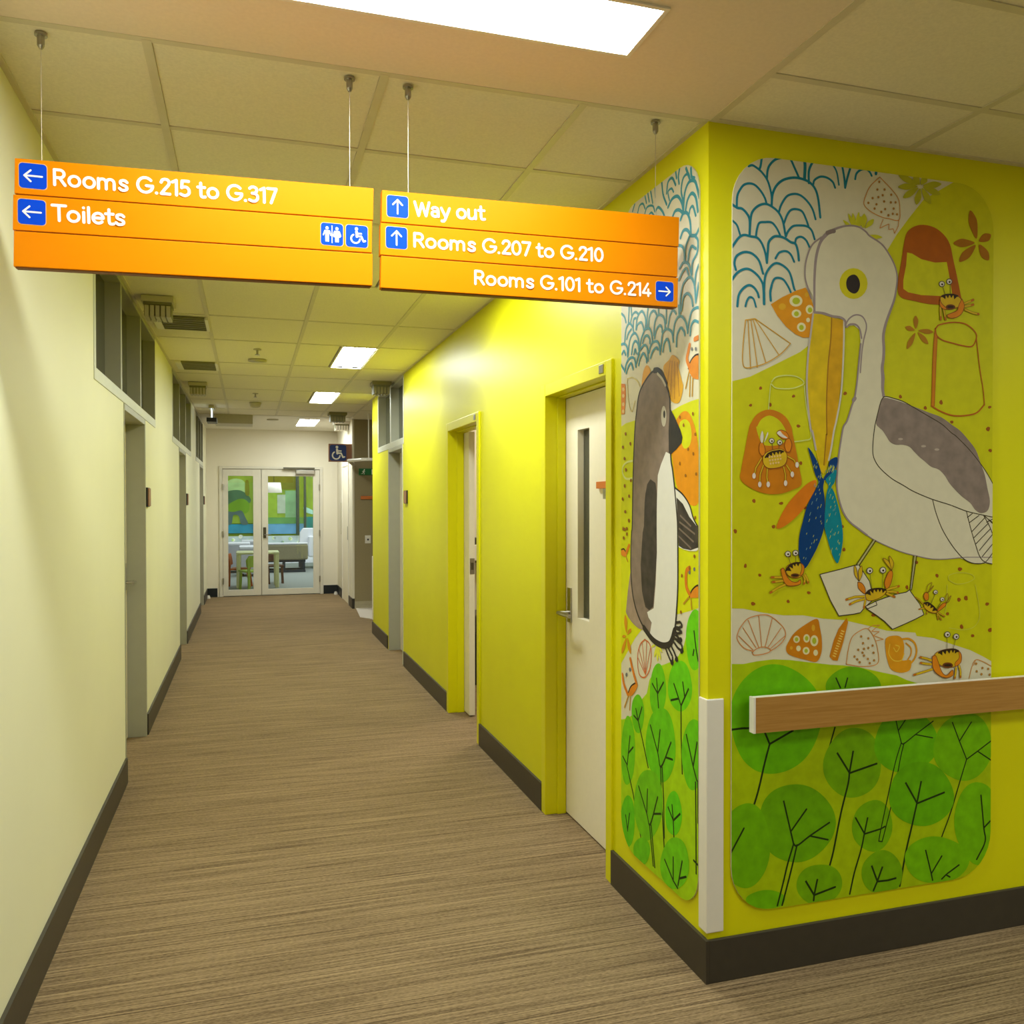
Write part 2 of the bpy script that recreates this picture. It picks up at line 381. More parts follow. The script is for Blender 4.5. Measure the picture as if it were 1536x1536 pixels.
lf.build('door_leaf', d4)
box('pane', xl1-.012, xl1-.006, gy0, gy1, gz0, gz1, GLASS, d4)
hm = MB(); hy = on(853, 905, 0, xl0-.008).y; hz0, hz1, hz = on(853, 932, 0, xl0).z, on(853, 881, 0, xl0).z, on(853, 918, 0, xl0).z
hm.box(xl0-.008, xl0, hy-.022, hy+.02, hz0, hz1, STEEL)
hm.tube([(xl0-.008, hy, hz), (xl0-.06, hy, hz)], .010, STEEL); hm.tube([(xl0-.058, hy+.01, hz), (xl0-.058, hy-.06, hz), (xl0-.052, hy-.125, hz)], .010, STEEL)
hm.build('door_handle', d4)
d5 = yframe('door_5', D2[0], D2[1], dzr, 'yellow door frame with a nearly open sliding door', st=.055, en=.104)
box('door_leaf', XR+.108, XR+.148, 5.80, 6.65, .01, dzr-.01, DOORW, d5)
MB().box(XR+.112, XR+.145, 5.797, 5.80, 1.0, 1.11, STEEL).box(XR+.12, XR+.137, 5.79, 5.797, 1.03, 1.08, DKMET).build('latch_plate', d5)
d6 = struct(empty('door_6', (XR, (D3[0]+D3[1])/2, 0)), 'grey framed door under the right hand high window')
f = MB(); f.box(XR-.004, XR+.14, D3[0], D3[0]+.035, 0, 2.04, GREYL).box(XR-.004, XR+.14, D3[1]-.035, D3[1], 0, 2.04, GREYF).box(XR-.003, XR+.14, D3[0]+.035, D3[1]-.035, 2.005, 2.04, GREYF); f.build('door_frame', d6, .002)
box('door_leaf', XR+.11, XR+.15, D3[0]+.037, D3[1]-.037, .008, 2.003, DOORW, d6)
w4 = struct(empty('window_4', (XR, 8.6, 2.04)), 'grey framed high window in the yellow wall')
f = MB(); d = .08
f.box(XR-.004, XR+d+.02, W4[0], W4[1], 2.04, 2.10, GREYL).box(XR-.003, XR+d+.02, W4[0], W4[1], H-.03, H-.001, GREYL)
f.box(XR-.003, XR+d+.02, W4[0], W4[0]+.03, 2.10, H-.03, GREYL).box(XR-.003, XR+d+.02, W4[1]-.05, W4[1], 2.10, H-.03, GREYL); f.build('window_frame', w4, .002)
box('mullion', XR-.002, XR+d+.02, 8.53, 8.59, 2.10, H-.03, GREYL, w4, .002)
for a, b in [(W4[0]+.03, 8.53), (8.59, W4[1]-.05)]: box('pane', XR+d, XR+d+.008, a, b, 2.10, H-.03, GLASS, w4)

# ------------------------------------------------------------------ end double door
d7 = struct(empty('door_7', (.36, YE, 0)), 'glazed double doors at the end of the corridor')
def ex(x): return on(x, 800, 1, YE-.02).x
def ez(y, x=400): return on(x, y, 1, YE-.02).z
FRM = mat('satin white door frame', (214, 208, 192), .35, .5, noise=.02, nscale=14)
x0, xm, x1 = ex(334), ex(392.3), ex(480); zt = 2.045
f = MB(); f.box(x0-.05, x0, YE-.02, YE+.12, 0, zt+.04, FRM).box(x1, x1+.05, YE-.02, YE+.12, 0, zt+.04, FRM).box(x0, x1, YE-.02, YE+.12, zt, zt+.04, FRM).box(x0, x0+.025, YE+.047, YE+.1, 0, zt, FRM).box(x1-.025, x1, YE+.047, YE+.1, 0, zt, FRM).box(x0, x1, YE+.047, YE+.1, zt-.03, zt, FRM).box(xm-.03, xm+.03, YE+.047, YE+.055, 0, zt, FRM).box(x0, x1, YE+.047, YE+.06, 0, .03, FRM); f.build('door_frame', d7, .003)
for (a, b, g0, g1) in [(x0+.003, xm-.004, ex(342.3), ex(380)), (xm+.004, x1-.003, ex(402.3), ex(470))]:
    z0, z1 = .105, on(390, 714, 1, YE).z
    m = MB(); y0, y1 = YE, YE+.045
    m.box(a, g0, y0, y1, .01, zt-.006, FRM).box(g1, b, y0, y1, .01, zt-.006, FRM).box(g0, g1, y0, y1, .01, z0, FRM).box(g0, g1, y0, y1, z1, zt-.006, FRM)
    leaf = m.build('door_leaf', d7, .002)
    box('pane', g0, g1, YE+.02, YE+.026, z0, z1, CLEAR, leaf)
MB().box(ex(395), ex(399.3), YE-.012, YE, ez(807), ez(791), DKMET).tube([(ex(397), YE-.012, ez(802)), (ex(397), YE-.05, ez(802)), (ex(406), YE-.055, ez(802))], .008, STEEL).build('door_handle', d7)
MB().box(ex(444), ex(472), YE-.07, YE, ez(711), ez(704.5), STEEL).build('door_closer', d7, .008)
MB().box(ex(425), ex(472), YE-.085, YE-.06, ez(703.5), ez(701), DKMET).build('closer_arm', d7)
for hx in (x0+.005, x1-.005):
    for hz in (.25, 1.0, 1.75): MB().tube([(hx, YE-.028, hz-.05), (hx, YE-.028, hz+.05)], .012, STEEL).build('hinge', d7)
d8 = struct(empty('door_8', (XE, 13.15, 0)), 'white door in the return wall beyond the recess')
MB().box(XE-.012, XE+.12, 12.70, 12.75, 0, 2.1, WHITEP).box(XE-.012, XE+.12, 13.55, 13.6, 0, 2.1, WHITEP).box(XE-.012, XE+.12, 12.75, 13.55, 2.05, 2.1, WHITEP).build('door_frame', d8)
box('door_leaf', XE-.004, XE+.04, 12.7505, 13.5495, .004, 2.0495, DOORW, d8)
MB().box(XE-.010, XE-.004, 12.83, 12.86, .95, 1.15, STEEL).build('door_handle', d8)

# ------------------------------------------------------------------ 2-D drawing kit
def catmull(p, closed=False, n=5):
    out = []; N = len(p)
    if N < 3: return [Vector(q) for q in p]
    P = [Vector(q) for q in p]
    rng = range(N if closed else N-1)
    for i in rng:
        a = P[(i-1) % N] if closed or i > 0 else P[0]*2-P[1]
        b = P[i]; c = P[(i+1) % N]
        d = P[(i+2) % N] if closed or i+2 < N else c*2-b
        for k in range(n):
            t = k/n
            out.append(.5*((2*b)+(c-a)*t+(2*a-5*b+4*c-d)*t*t+(3*b-a-3*c+d)*t**3))
    if not closed: out.append(P[-1])
    return out
def ribbon(p, w, cap=True):
    """list of convex 2-D pieces for a stroke"""
    out = []; n = len(p)
    ws = w if isinstance(w, (list, tuple)) else [w]*n
    L = []; Rr = []
    for i in range(n):
        t = p[min(i+1, n-1)]-p[max(i-1, 0)]
        if t.length < 1e-9: t = Vector((1, 0))
        t.normalize(); nn = Vector((-t.y, t.x))
        if 0 < i < n-1:
            s0 = (p[i]-p[i-1]); s0 = s0.normalized() if s0.length > 1e-9 else t
            c = max(.45, abs(nn.dot(Vector((-s0.y, s0.x)))))
        else: c = 1
        L.append(p[i]+nn*ws[i]/2/c); Rr.append(p[i]-nn*ws[i]/2/c)
    for i in range(n-1): out.append([L[i], Rr[i], Rr[i+1], L[i+1]])
    if cap:
        for q, q2, r in ((p[0], p[1], ws[0]/2), (p[-1], p[-2], ws[-1]/2)):
            d = q-q2; b = math.atan2(d.y, d.x)
            out.append([q+Vector((math.cos(b+a*math.pi/6), math.sin(b+a*math.pi/6)))*r for a in range(-3, 4)])
    return out
def segs(p, w):
    out = []
    for a, b in zip(p[:-1], p[1:]):
        a, b = Vector(a), Vector(b); t = b-a
        if t.length < 1e-9: continue
        t.normalize(); nn = Vector((-t.y, t.x))*w/2
        out.append([a+nn, a-nn, b-nn, b+nn])
    for q in p: out.append([Vector(q)+Vector((math.cos(a*math.pi/6), math.sin(a*math.pi/6)))*w/2 for a in range(12)])
    return out
def tris(p):
    v = [Vector((q[0], q[1], 0)) for q in p]
    return [[Vector(p[i]) for i in t] for t in geometry.tessellate_polygon([v])]
def clip(poly, cl):
    out = poly
    n = len(cl)
    for i in range(n):
        a, b = cl[i], cl[(i+1) % n]; e = b-a
        inp = out; out = []
        if not inp: return []
        def side(q): return e.x*(q.y-a.y)-e.y*(q.x-a.x)
        for j in range(len(inp)):
            P, Q = inp[j], inp[(j+1) % len(inp)]; sp, sq = side(P), side(Q)
            if sp >= 0: out.append(P)
            if (sp >= 0) != (sq >= 0): out.append(P+(Q-P)*(sp/(sp-sq)))
    return out
def rrect(u0, u1, v0, v1, r, n=8):
    o = []
    for cx, cy, a in ((u1-r, v0+r, -90), (u1-r, v1-r, 0), (u0+r, v1-r, 90), (u0+r, v0+r, 180)):
        for k in range(n+1):
            an = math.radians(a+90*k/n); o.append(Vector((cx+r*math.cos(an), cy+r*math.sin(an))))
    return o
PM = {}
def pm(rgb, noise=.08, ns=25):
    k = (rgb, noise)
    if k not in PM: PM[k] = mat('mural ink %d %d %d %d' % (rgb+(int(noise*100),)), rgb, .5, .15, noise=noise, nscale=ns)
    return PM[k]

class Mural:
    """flat print on a panel face; shapes come in measured photo points and lie on the panel's plane"""
    def __init__(s, axis, plane, sgn, clipp, parent):
        s.ax, s.pl, s.cl, s.par = axis, plane, clipp, parent; s.lay = 0; s.fig = None
        s.flip = clipp
    def uv(s, x, y):
        q = on(x, y, s.ax, s.pl); return Vector((q.x if s.ax == 1 else q.y, q.z))
    def begin(s, name): s.fig = MB(); s.name = name; s.lay += 1; s.sub = 0
    def end(s, stuff=False):
        if s.fig.f:
            o = s.fig.build(s.name, s.par)
            if stuff: o['kind'] = 'stuff'
        s.fig = None
    def put(s, pieces, m):
        s.sub += 1
        off = .00005*s.lay + .00002*s.sub
        for pc in pieces:
            c = clip(pc, s.cl)
            if len(c) < 3: continue
            ar = sum(c[i].x*c[(i+1) % len(c)].y-c[(i+1) % len(c)].x*c[i].y for i in range(len(c)))
            if abs(ar) < 1e-9: continue
            if s.ax == 1:
                if ar < 0: c = c[::-1]
                s.fig.face([(q.x, s.pl-off, q.y) for q in c], m)
            else:
                if ar > 0: c = c[::-1]
                s.fig.face([(s.pl-off, q.x, q.y) for q in c], m)
    def fill(s, V, pts, rgb, smooth=True, noise=.08):
        p = [s.uv(*V(q)) for q in pts]
        if smooth: p = catmull(p, True, 4)
        s.put(tris(p), pm(rgb, noise))
    def line(s, V, pts, rgb, w, smooth=True, noise=.05):
        p = [s.uv(*V(q)) for q in pts]
        if isinstance(w, (list, tuple)):
            ws = []
            if smooth and len(p) > 2:
                for i in range(len(p)-1): ws += [w[i]+(w[i+1]-w[i])*k/5 for k in range(5)]
                ws.append(w[-1]); w = ws
        if smooth and len(p) > 2: s.put(ribbon(catmull(p, False, 5), w), pm(rgb, noise))
        else: 
            for pc in ([ribbon([p[0], p[1]], w)] if len(p) == 2 else [[q] for q in segs(p, w)[:len(p)-1]]): s.put(pc, pm(rgb, noise)); s.sub -= .85
    def ell(s, V, cx, cy, rx, ry, rgb, wob=0, noise=.05, n=20, rot=0):
        pts = []; ph = [random.uniform(0, 6.28) for _ in range(3)]
        for k in range(n):
            a = 2*math.pi*k/n; r = 1+wob*(.6*math.sin(2*a+ph[0])+.5*math.sin(3*a+ph[1])+.25*math.sin(5*a+ph[2]))
            ex_, ey_ = rx*r*math.cos(a), ry*r*math.sin(a)
            pts.append((cx+ex_*math.cos(rot)-ey_*math.sin(rot), cy+ex_*math.sin(rot)+ey_*math.cos(rot)))
        s.fill(V, pts, rgb, wob > 0, noise)
def view(x0, y0, sc): return lambda q: (x0+q[0]/sc, y0+q[1]/sc)
PX = lambda q: q
k6 = 1536/220
vA, vB, vC, vD, vE, vF, vG, vH, vI, vJ, vK, vM = [view(x, y, k6) for x, y in [(1080, 220), (1290, 230), (1080, 430), (1290, 430), (1080, 640), (1290, 640), (1080, 820), (1290, 820), (1080, 1000), (1290, 1000), (1080, 1160), (1290, 1160)]]
vN, vO, vP, vQ = view(900, 240, 4.8), view(900, 500, 5.12), view(900, 760, 5.12), view(900, 1000, 4.267)
def through(V, pts): return [V(q) for q in pts]

# inks
LIME = (198, 196, 8); HILL = (166, 190, 2); TREE = (108, 174, 2); SEA = (28, 122, 142); WHT = (214, 206, 178)
OUT = (150, 134, 134); DK = (66, 56, 36); ORG = (198, 122, 14); ORB = (188, 104, 8); RST = (176, 92, 16); OLV = (178, 176, 30); BLK = (44, 36, 30)

# ------------------------------------------------------------------ big mural
PT = .006
b0, b1 = on(1098, 760, 1, YM-PT), on(1488, 760, 1, YM-PT)
bz1, bz0 = on(1290, 254.5, 1, YM-PT).z, on(1290, 1342, 1, YM-PT).z
mo = empty('mural_panel', (b0.x, YM, bz0)); tag(mo, 'large wall mural of a white pelican on a yellow green beach above green trees', 'mural', 'printed mural panels')
RC = rrect(b0.x, b1.x, bz0, bz1, .15)
MB().prism([(q.x, q.y) for q in RC], lambda u, v, d: (u, d, v), YM-PT, YM-.001, PANEL).build('panel', mo)
U = Mural(1, YM-PT-.0002, 1, RC, mo)
U.begin('painted_ground')
sandtop = [(1060, 912), (1115, 913), (1145, 919), (1175, 923), (1205, 923), (1235, 928), (1265, 930), (1300, 938), (1330, 946), (1373, 949), (1375, 954), (1400, 957), (1430, 967), (1455, 975), (1475, 985), (1510, 1005)]
U.fill(PX, [(1060, 582), (1098, 572), (1125, 565), (1160, 548), (1200, 528), (1230, 505), (1290, 440), (1325, 385), (1345, 352), (1365, 325), (1385, 300), (1415, 282), (1450, 262), (1520, 240)] + sandtop[::-1], LIME, False, .05)
U.fill(PX, [(1060, 996), (1098, 996), (1115, 996), (1135, 992), (1160, 989), (1185, 990), (1210, 993), (1245, 997), (1265, 998), (1290, 1001), (1320, 1008), (1345, 1013), (1360, 1020), (1400, 1032), (1520, 1060), (1520, 1400), (1060, 1400)], HILL, False, .1)
U.end()
U.begin('painted_specks')
for V, L in [(vC, [(425, 1063), (770, 1147), (320, 1242), (525, 1236), (820, 1460), (540, 1500), (1310, 1118)]), (vE, [(300, 213), (845, 382), (355, 778), (640, 803), (890, 850), (560, 1047), (160, 1095), (265, 1457), (1298, 1288), (1280, 1045)]), (vD, [(422, 1152), (848, 1212), (683, 1270), (960, 1418), (1357, 1262), (1340, 1490)]), (vF, [(1340, 25), (1362, 250), (1045, 1490)]),
             (vG, [(415, 297), (345, 597), (712, 573), (928, 482), (720, 95)]), (vH, [(805, 303), (1045, 235), (1035, 555), (1108, 538), (1330, 600), (915, 702), (1062, 838), (1178, 932), (1360, 872), (490, 425), (590, 165), (140, 715), (610, 655)])]:
    for x, y in L: U.ell(V, x, y, random.uniform(15, 22), random.uniform(15, 24), (150, 84, 16), .15, n=9)
U.end(True)
U.begin('wave_pattern')
for w_, pts in [(26, [(300, 205), (340, 195), (390, 225), (440, 270), (490, 340), (520, 420), (540, 520), (540, 620)]), (28, [(438, 110), (425, 200), (410, 240)]),
    (28, [(490, 340), (500, 240), (530, 180), (590, 130), (680, 115), (735, 130), (780, 220), (825, 320)]),
    (30, [(540, 620), (550, 500), (590, 410), (660, 350), (760, 325), (850, 335), (940, 375), (1000, 450), (1030, 560), (1050, 740)]),
    (40, [(880, 110), (890, 200), (885, 340)]), (30, [(930, 380), (930, 260), (960, 180), (1000, 130)]), (22, [(1160, 160), (1220, 260), (1245, 400)]),
    (26, [(975, 400), (990, 350), (1050, 315), (1120, 325), (1180, 370), (1205, 430)]), (28, [(1275, 180), (1300, 320), (1310, 430)]), (28, [(1310, 430), (1335, 320), (1375, 190)]),
    (26, [(1415, 340), (1430, 280), (1480, 240), (1536, 240), (1570, 270), (1588, 305)]),
    (26, [(175, 640), (180, 520), (210, 450), (250, 400), (310, 385), (370, 405), (430, 470), (470, 540), (485, 590)]),
    (30, [(120, 600), (180, 640), (230, 650), (280, 700), (310, 770), (310, 920)]), (28, [(310, 920), (320, 760), (340, 680), (400, 620), (480, 600), (560, 640), (620, 700), (660, 790), (685, 930)]),
    (26, [(615, 690), (640, 610), (700, 520), (780, 495), (850, 515), (920, 580), (970, 660), (1000, 760)]), (26, [(670, 800), (700, 720), (740, 665), (800, 655), (860, 680), (900, 760), (925, 830)]),
    (24, [(120, 765), (175, 820), (200, 890), (215, 940)]), (26, [(375, 950), (385, 870), (410, 800), (470, 790), (540, 795), (590, 850), (630, 930)]),
    (26, [(690, 940), (710, 890), (760, 835), (830, 825), (910, 835), (960, 880), (990, 970)]), (26, [(785, 1010), (800, 960), (850, 945), (900, 980), (935, 1050)]),
    (28, [(120, 1060), (190, 960), (250, 925), (320, 940), (390, 955), (440, 1020), (475, 1120), (490, 1215)]), (30, [(490, 1215), (500, 1090), (510, 1000), (560, 945), (620, 940), (680, 960), (740, 1000), (790, 1020), (815, 1100), (825, 1190)]),
    (26, [(580, 1170), (620, 1110), (690, 1095), (740, 1130), (775, 1205)]), (28, [(165, 1290), (150, 1220), (170, 1150), (230, 1110), (290, 1105), (350, 1130), (410, 1200), (450, 1330)]),
    (28, [(120, 1400), (170, 1330), (230, 1290), (290, 1280), (350, 1310), (410, 1370), (450, 1450), (460, 1540)]), (28, [(458, 1540), (470, 1370), (510, 1280), (570, 1225), (630, 1230), (700, 1280), (740, 1350), (775, 1490)]),
    (26, [(525, 1540), (540, 1450), (570, 1385), (620, 1375), (670, 1400), (720, 1480), (745, 1540)])]:
    U.line(vA, pts, SEA, w_*.00028)
for w_, pts in [(28, [(180, 205), (195, 90), (240, 20), (300, -15), (350, 5), (390, 60), (405, 110)]), (24, [(265, 205), (280, 150), (310, 110), (350, 130), (375, 210)]), (34, [(450, -30), (458, 60), (460, 180)]), (30, [(540, -15), (525, 60), (530, 145)]), (22, [(715, 0), (738, 50)]), (22, [(765, -5), (785, 40)])]:
    U.line(vC, pts, SEA, w_*.00028)
U.line(vB, [(172, 165), (165, 215)], SEA, .01)
U.end()

# trees
def tree(M, V, blobs, lines, w_=.0044, col=TREE):
    M.begin('painted_tree')
    for i, (V2, cx, cy, rx, ry) in enumerate(blobs): M.ell(V2, cx, cy, rx, ry, (col[0]+random.randint(-8, 8), col[1]+random.randint(-8, 8), col[2]), .045, .14, 22)
    for V2, pts in lines: M.line(V2, pts, (34, 52, 12), w_*1.55, len(pts) > 3)
    M.end()
tree(U, vI, [(vI, 580, 545, 490, 560)], [(vI, [(325, 330), (360, 430)]), (vI, [(470, 690), (520, 810), (770, 665)]), (vI, [(120, 660), (240, 645), (345, 645)]), (vI, [(520, 810), (470, 1000), (400, 1300), (330, 1536), (265, 1800), (195, 2117)])])
tree(U, vI, [(vI, 1400, 210, 290, 205)], [(vI, [(1215, 120), (1260, 220)]), (vI, [(1335, 120), (1310, 215)]), (vI, [(1205, 630), (1160, 790), (1110, 970)])], .0035)
tree(U, vI, [(vI, 1390, 1010, 300, 370)], [(vI, [(1225, 900), (1355, 1110), (1395, 880)]), (vI, [(1355, 1115), (1640, 1015)]), (vI, [(1355, 1110), (1340, 1230), (1265, 1536), (1190, 1917), (1150, 2077)])])
tree(U, vK, [(vK, 800, 520, 390, 420), (vK, 260, 760, 270, 440), (vK, 480, 1320, 210, 95)], [(vK, [(665, 285), (740, 610), (770, 740)]), (vK, [(740, 610), (905, 375)]), (vK, [(770, 740), (810, 755), (940, 655), (1145, 515)]), (vK, [(940, 655), (1130, 695)]), (vK, [(770, 740), (710, 940), (660, 1150), (600, 1385)]), (vK, [(805, 750), (760, 950), (710, 1150), (650, 1380)]), (vK, [(110, 840), (250, 575)])], .0038)
tree(U, vK, [(vK, 1040, 1165, 240, 215)], [(vK, [(895, 1125), (985, 1275), (1020, 1105)]), (vK, [(985, 1275), (1205, 1190)]), (vK, [(985, 1275), (980, 1330)])])
tree(U, vM, [(vM, 130, 550, 215, 265)], [(vM, [(-50, 460), (45, 630), (80, 460)]), (vM, [(45, 635), (220, 580), (265, 552)]), (vM, [(45, 630), (10, 800), (-60, 1040), (-108, 1262)])], .0038)
tree(U, vJ, [(vJ, 480, 790, 340, 320)], [(vJ, [(375, 560), (400, 670), (430, 790)]), (vJ, [(400, 670), (475, 555)]), (vJ, [(430, 795), (460, 805), (580, 710), (765, 570)]), (vJ, [(580, 710), (760, 745)]), (vJ, [(430, 800), (370, 1000), (310, 1270), (215, 1717), (195, 1827)]), (vJ, [(460, 800), (420, 970), (350, 1350), (260, 1717), (230, 1832)]), (vJ, [(195, 1827), (230, 1832)])], .0026)
tree(U, vJ, [(vJ, 1080, 840, 310, 350)], [(vJ, [(965, 580), (1040, 780), (1115, 970)]), (vJ, [(1040, 780), (1165, 580)]), (vJ, [(1115, 970), (1230, 885), (1380, 770)]), (vJ, [(1230, 885), (1380, 985)]), (vJ, [(1115, 970), (1060, 1150), (950, 1520), (860, 1767), (800, 1947)])], .003)
tree(U, vM, [(vM, 640, 220, 330, 345)], [(vM, [(475, 95), (595, 310), (640, 80)]), (vM, [(595, 315), (880, 200)]), (vM, [(595, 310), (540, 560), (480, 820), (415, 1180)])])
tree(U, vM, [(vM, 230, 1040, 220, 225)], [(vM, [(120, 965), (180, 1130), (235, 975)]), (vM, [(180, 1132), (290, 1120), (380, 1095)]), (vM, [(180, 1130), (140, 1225)])])
tree(U, vM, [(vM, 800, 905, 330, 250)], [(vM, [(685, 800), (745, 1050), (760, 1125)]), (vM, [(745, 1050), (855, 865)]), (vM, [(850, 1110), (905, 1055), (1040, 955)]), (vM, [(905, 1065), (940, 1085)])], .0036)
tree(U, vM, [(vM, 1230, 520, 240, 430)], [(vM, [(1265, 230), (1295, 570), (1308, 715), (1220, 900)]), (vM, [(1295, 570), (1360, 500)])], .004)

# shells on the sand
def begin_shell(): U.begin('painted_shell')
begin_shell()
SHL = (206, 134, 70)
U.line(vG, [(350, 1095), (250, 1060), (180, 970), (190, 890), (230, 820), (290, 755), (390, 720), (490, 715), (560, 750), (620, 800), (670, 860), (685, 930), (650, 1000), (580, 1060), (530, 1090)], SHL, .003)
U.line(vG, [(335, 1110), (380, 1070), (450, 1050), (520, 1070), (520, 1100), (450, 1125), (360, 1135), (335, 1110)], SHL, .003)
for a, b in [((345, 1080), (195, 935)), ((375, 1055), (240, 850)), ((405, 1055), (295, 770)), ((435, 1050), (405, 725)), ((470, 1050), (545, 755)), ((505, 1050), (640, 850)), ((530, 1065), (680, 935))]: U.line(vG, [a, b], SHL, .0026)
U.end(); begin_shell()
U.fill(vG, [(1015, 755), (900, 810), (780, 900), (720, 990), (690, 1060), (710, 1120), (800, 1160), (900, 1185), (1010, 1205), (1060, 1110), (1065, 980), (1045, 850)], ORG)
for cx, cy, rx, ry in [(800, 970, 34, 38), (905, 960, 34, 44), (985, 985, 42, 58), (900, 1090, 36, 40), (820, 1065, 24, 30), (1000, 1110, 24, 32)]: U.ell(vG, cx, cy, rx, ry, (220, 210, 160))
for cx, cy, rx, ry in [(800, 970, 18, 22), (905, 960, 18, 25), (985, 985, 22, 34), (900, 1090, 18, 22)]: U.ell(vG, cx, cy, rx, ry, (170, 180, 40))
for cx, cy, rx, ry in [(975, 850, 18, 34), (745, 1060, 15, 18)]: U.ell(vG, cx, cy, rx, ry, (212, 160, 40))
U.end(); begin_shell()
U.fill(vG, [(1325, 745), (1340, 790), (1290, 1000), (1230, 1195), (1180, 1190), (1145, 1150), (1190, 980), (1240, 860)], ORG, False)
for k in range(11): U.line(vG, [(1272-9*k, 880+26*k), (1296-9*k, 890+26*k)], (222, 190, 90), .004, False)
U.end()
def berry(V, out, leaf, dots, c=(206, 140, 60)):
    begin_shell(); U.line(V, out, c, .0028); U.line(V, leaf, c, .0024, False)
    for d in dots: U.ell(V, d[0], d[1], 12, 14, (170, 120, 50), n=8)
    U.end()
berry(vH, [(-145, 1230), (-125, 1080), (-85, 950), (0, 880), (80, 860), (150, 960), (185, 1090), (180, 1225), (20, 1255), (-145, 1230)], [(80, 860), (130, 825), (205, 820), (120, 885), (200, 890), (140, 930), (245, 970), (165, 985)], [(-60, 1150), (-20, 1080), (30, 1010), (85, 960), (-30, 1180), (25, 1110), (85, 1060), (130, 1035), (40, 1070), (-5, 1210), (80, 1175), (140, 1110), (145, 1190), (100, 1220), (40, 1140), (10, 940)])
berry(vB, [(205, 250), (110, 340), (60, 440), (40, 535), (110, 610), (230, 670), (300, 685), (405, 700), (415, 590), (400, 480), (330, 380), (205, 250)], [(240, 690), (205, 785), (300, 740), (300, 800), (345, 790), (360, 840), (400, 760), (405, 700)], [(200, 300), (180, 380), (255, 380), (130, 470), (190, 460), (235, 440), (325, 435), (85, 520), (170, 535), (250, 505), (320, 515), (370, 515), (150, 580), (260, 585), (350, 580), (220, 615), (295, 650), (340, 635), (385, 640)])
berry(vH, [(1140, 1380), (1170, 1260), (1210, 1185), (1300, 1210), (1420, 1280)], [(1210, 1185), (1190, 1240)], [(1215, 1225), (1280, 1270), (1340, 1280), (1220, 1305), (1270, 1335), (1355, 1340)])
begin_shell()
SN = (214, 146, 22)
U.fill(vH, [(270, 960), (360, 930), (430, 950), (460, 1030), (455, 1130), (440, 1190), (530, 1190), (520, 1290), (430, 1320), (330, 1290), (290, 1210), (265, 1080)], SN)
U.line(vH, [(430, 970), (510, 965), (570, 1010), (590, 1090), (570, 1170), (520, 1230)], SN, .007)
U.line(vH, [(480, 1010), (530, 1060), (530, 1130), (500, 1180)], SN, .005)
U.line(vH, [(310, 1020), (300, 1120), (350, 1190), (430, 1190), (460, 1120)], (226, 190, 60), .003)
U.line(vH, [(350, 1060), (380, 1100), (410, 1050), (370, 1030)], (226, 190, 60), .003)
U.end()
# top left spotted shell and fan shell
begin_shell()
U.fill(vC, [(895, 10), (800, 40), (650, 110), (530, 185), (600, 310), (690, 420), (790, 500), (870, 535), (960, 530), (990, 250), (950, 120)], (214, 142, 14), False)
for cx, cy, rx, ry in [(793, 150, 68, 60), (798, 283, 50, 44), (850, 425, 46, 48), (935, 240, 40, 48), (920, 350, 20, 24)]: U.ell(vC, cx, cy, rx, ry, (226, 216, 170))
for cx, cy, rx, ry in [(795, 150, 40, 36), (798, 285, 26, 26), (850, 428, 24, 28), (940, 245, 24, 28)]: U.ell(vC, cx, cy, rx, ry, (176, 186, 30))
U.ell(vC, 650, 210, 38, 34, (218, 164, 30)); U.ell(vC, 905, 85, 20, 25, (218, 164, 30))
U.end(); begin_shell()
FN = (206, 152, 30)
U.line(vC, [(265, 350), (240, 600), (235, 790), (270, 850), (390, 830), (500, 790), (620, 715), (690, 650), (735, 595)], FN, .003)
U.line(vC, [(265, 350), (365, 335), (735, 595)], FN, .003, False)
for a, b in [((290, 350), (318, 860)), ((320, 345), (390, 845)), ((345, 345), (478, 800)), ((365, 340), (615, 715))]: U.line(vC, [a, b], FN, .0028)
U.end()
# leaf sprays
def spray(M, V, c, tips, col, wd, name='painted_starfish'):
    M.begin(name)
    for tx, ty in tips:
        d = Vector((tx-c[0], ty-c[1])); n = Vector((-d.y, d.x)).normalized()*wd; c0 = Vector(c)+d*.12
        M.fill(V, [tuple(c0), tuple(c0+d*.45+n), tuple(c0+d*.7+n*.8), (tx, ty), tuple(c0+d*.6-n*.9), tuple(c0+d*.3-n*.8)], col)
    M.end()
spray(U, vB, (630, 345), [(400, 230), (395, 355), (450, 470), (590, 540), (740, 530), (840, 430), (850, 320), (690, 245), (560, 230)], OLV, 34, 'painted_flower')
spray(U, vA, (1420, 900), [(1285, 770), (1340, 700), (1385, 695), (1450, 685), (1510, 700)], (196, 194, 30), 18, 'painted_flower')
spray(U, vB, (40, 800), [(45, 640), (140, 690), (0, 660)], (196, 194, 30), 26, 'painted_flower')
spray(U, vB, (60, 860), [(230, 880), (200, 930)], (196, 194, 30), 20, 'painted_flower')
spray(U, vB, (1228, 935), [(1150, 600), (975, 945), (1365, 850), (1040, 1138), (1345, 1120)], (166, 106, 8), 44)
spray(U, vD, (585, 460), [(578, 305), (470, 425), (765, 475), (490, 655), (712, 602)], (170, 116, 10), 26)
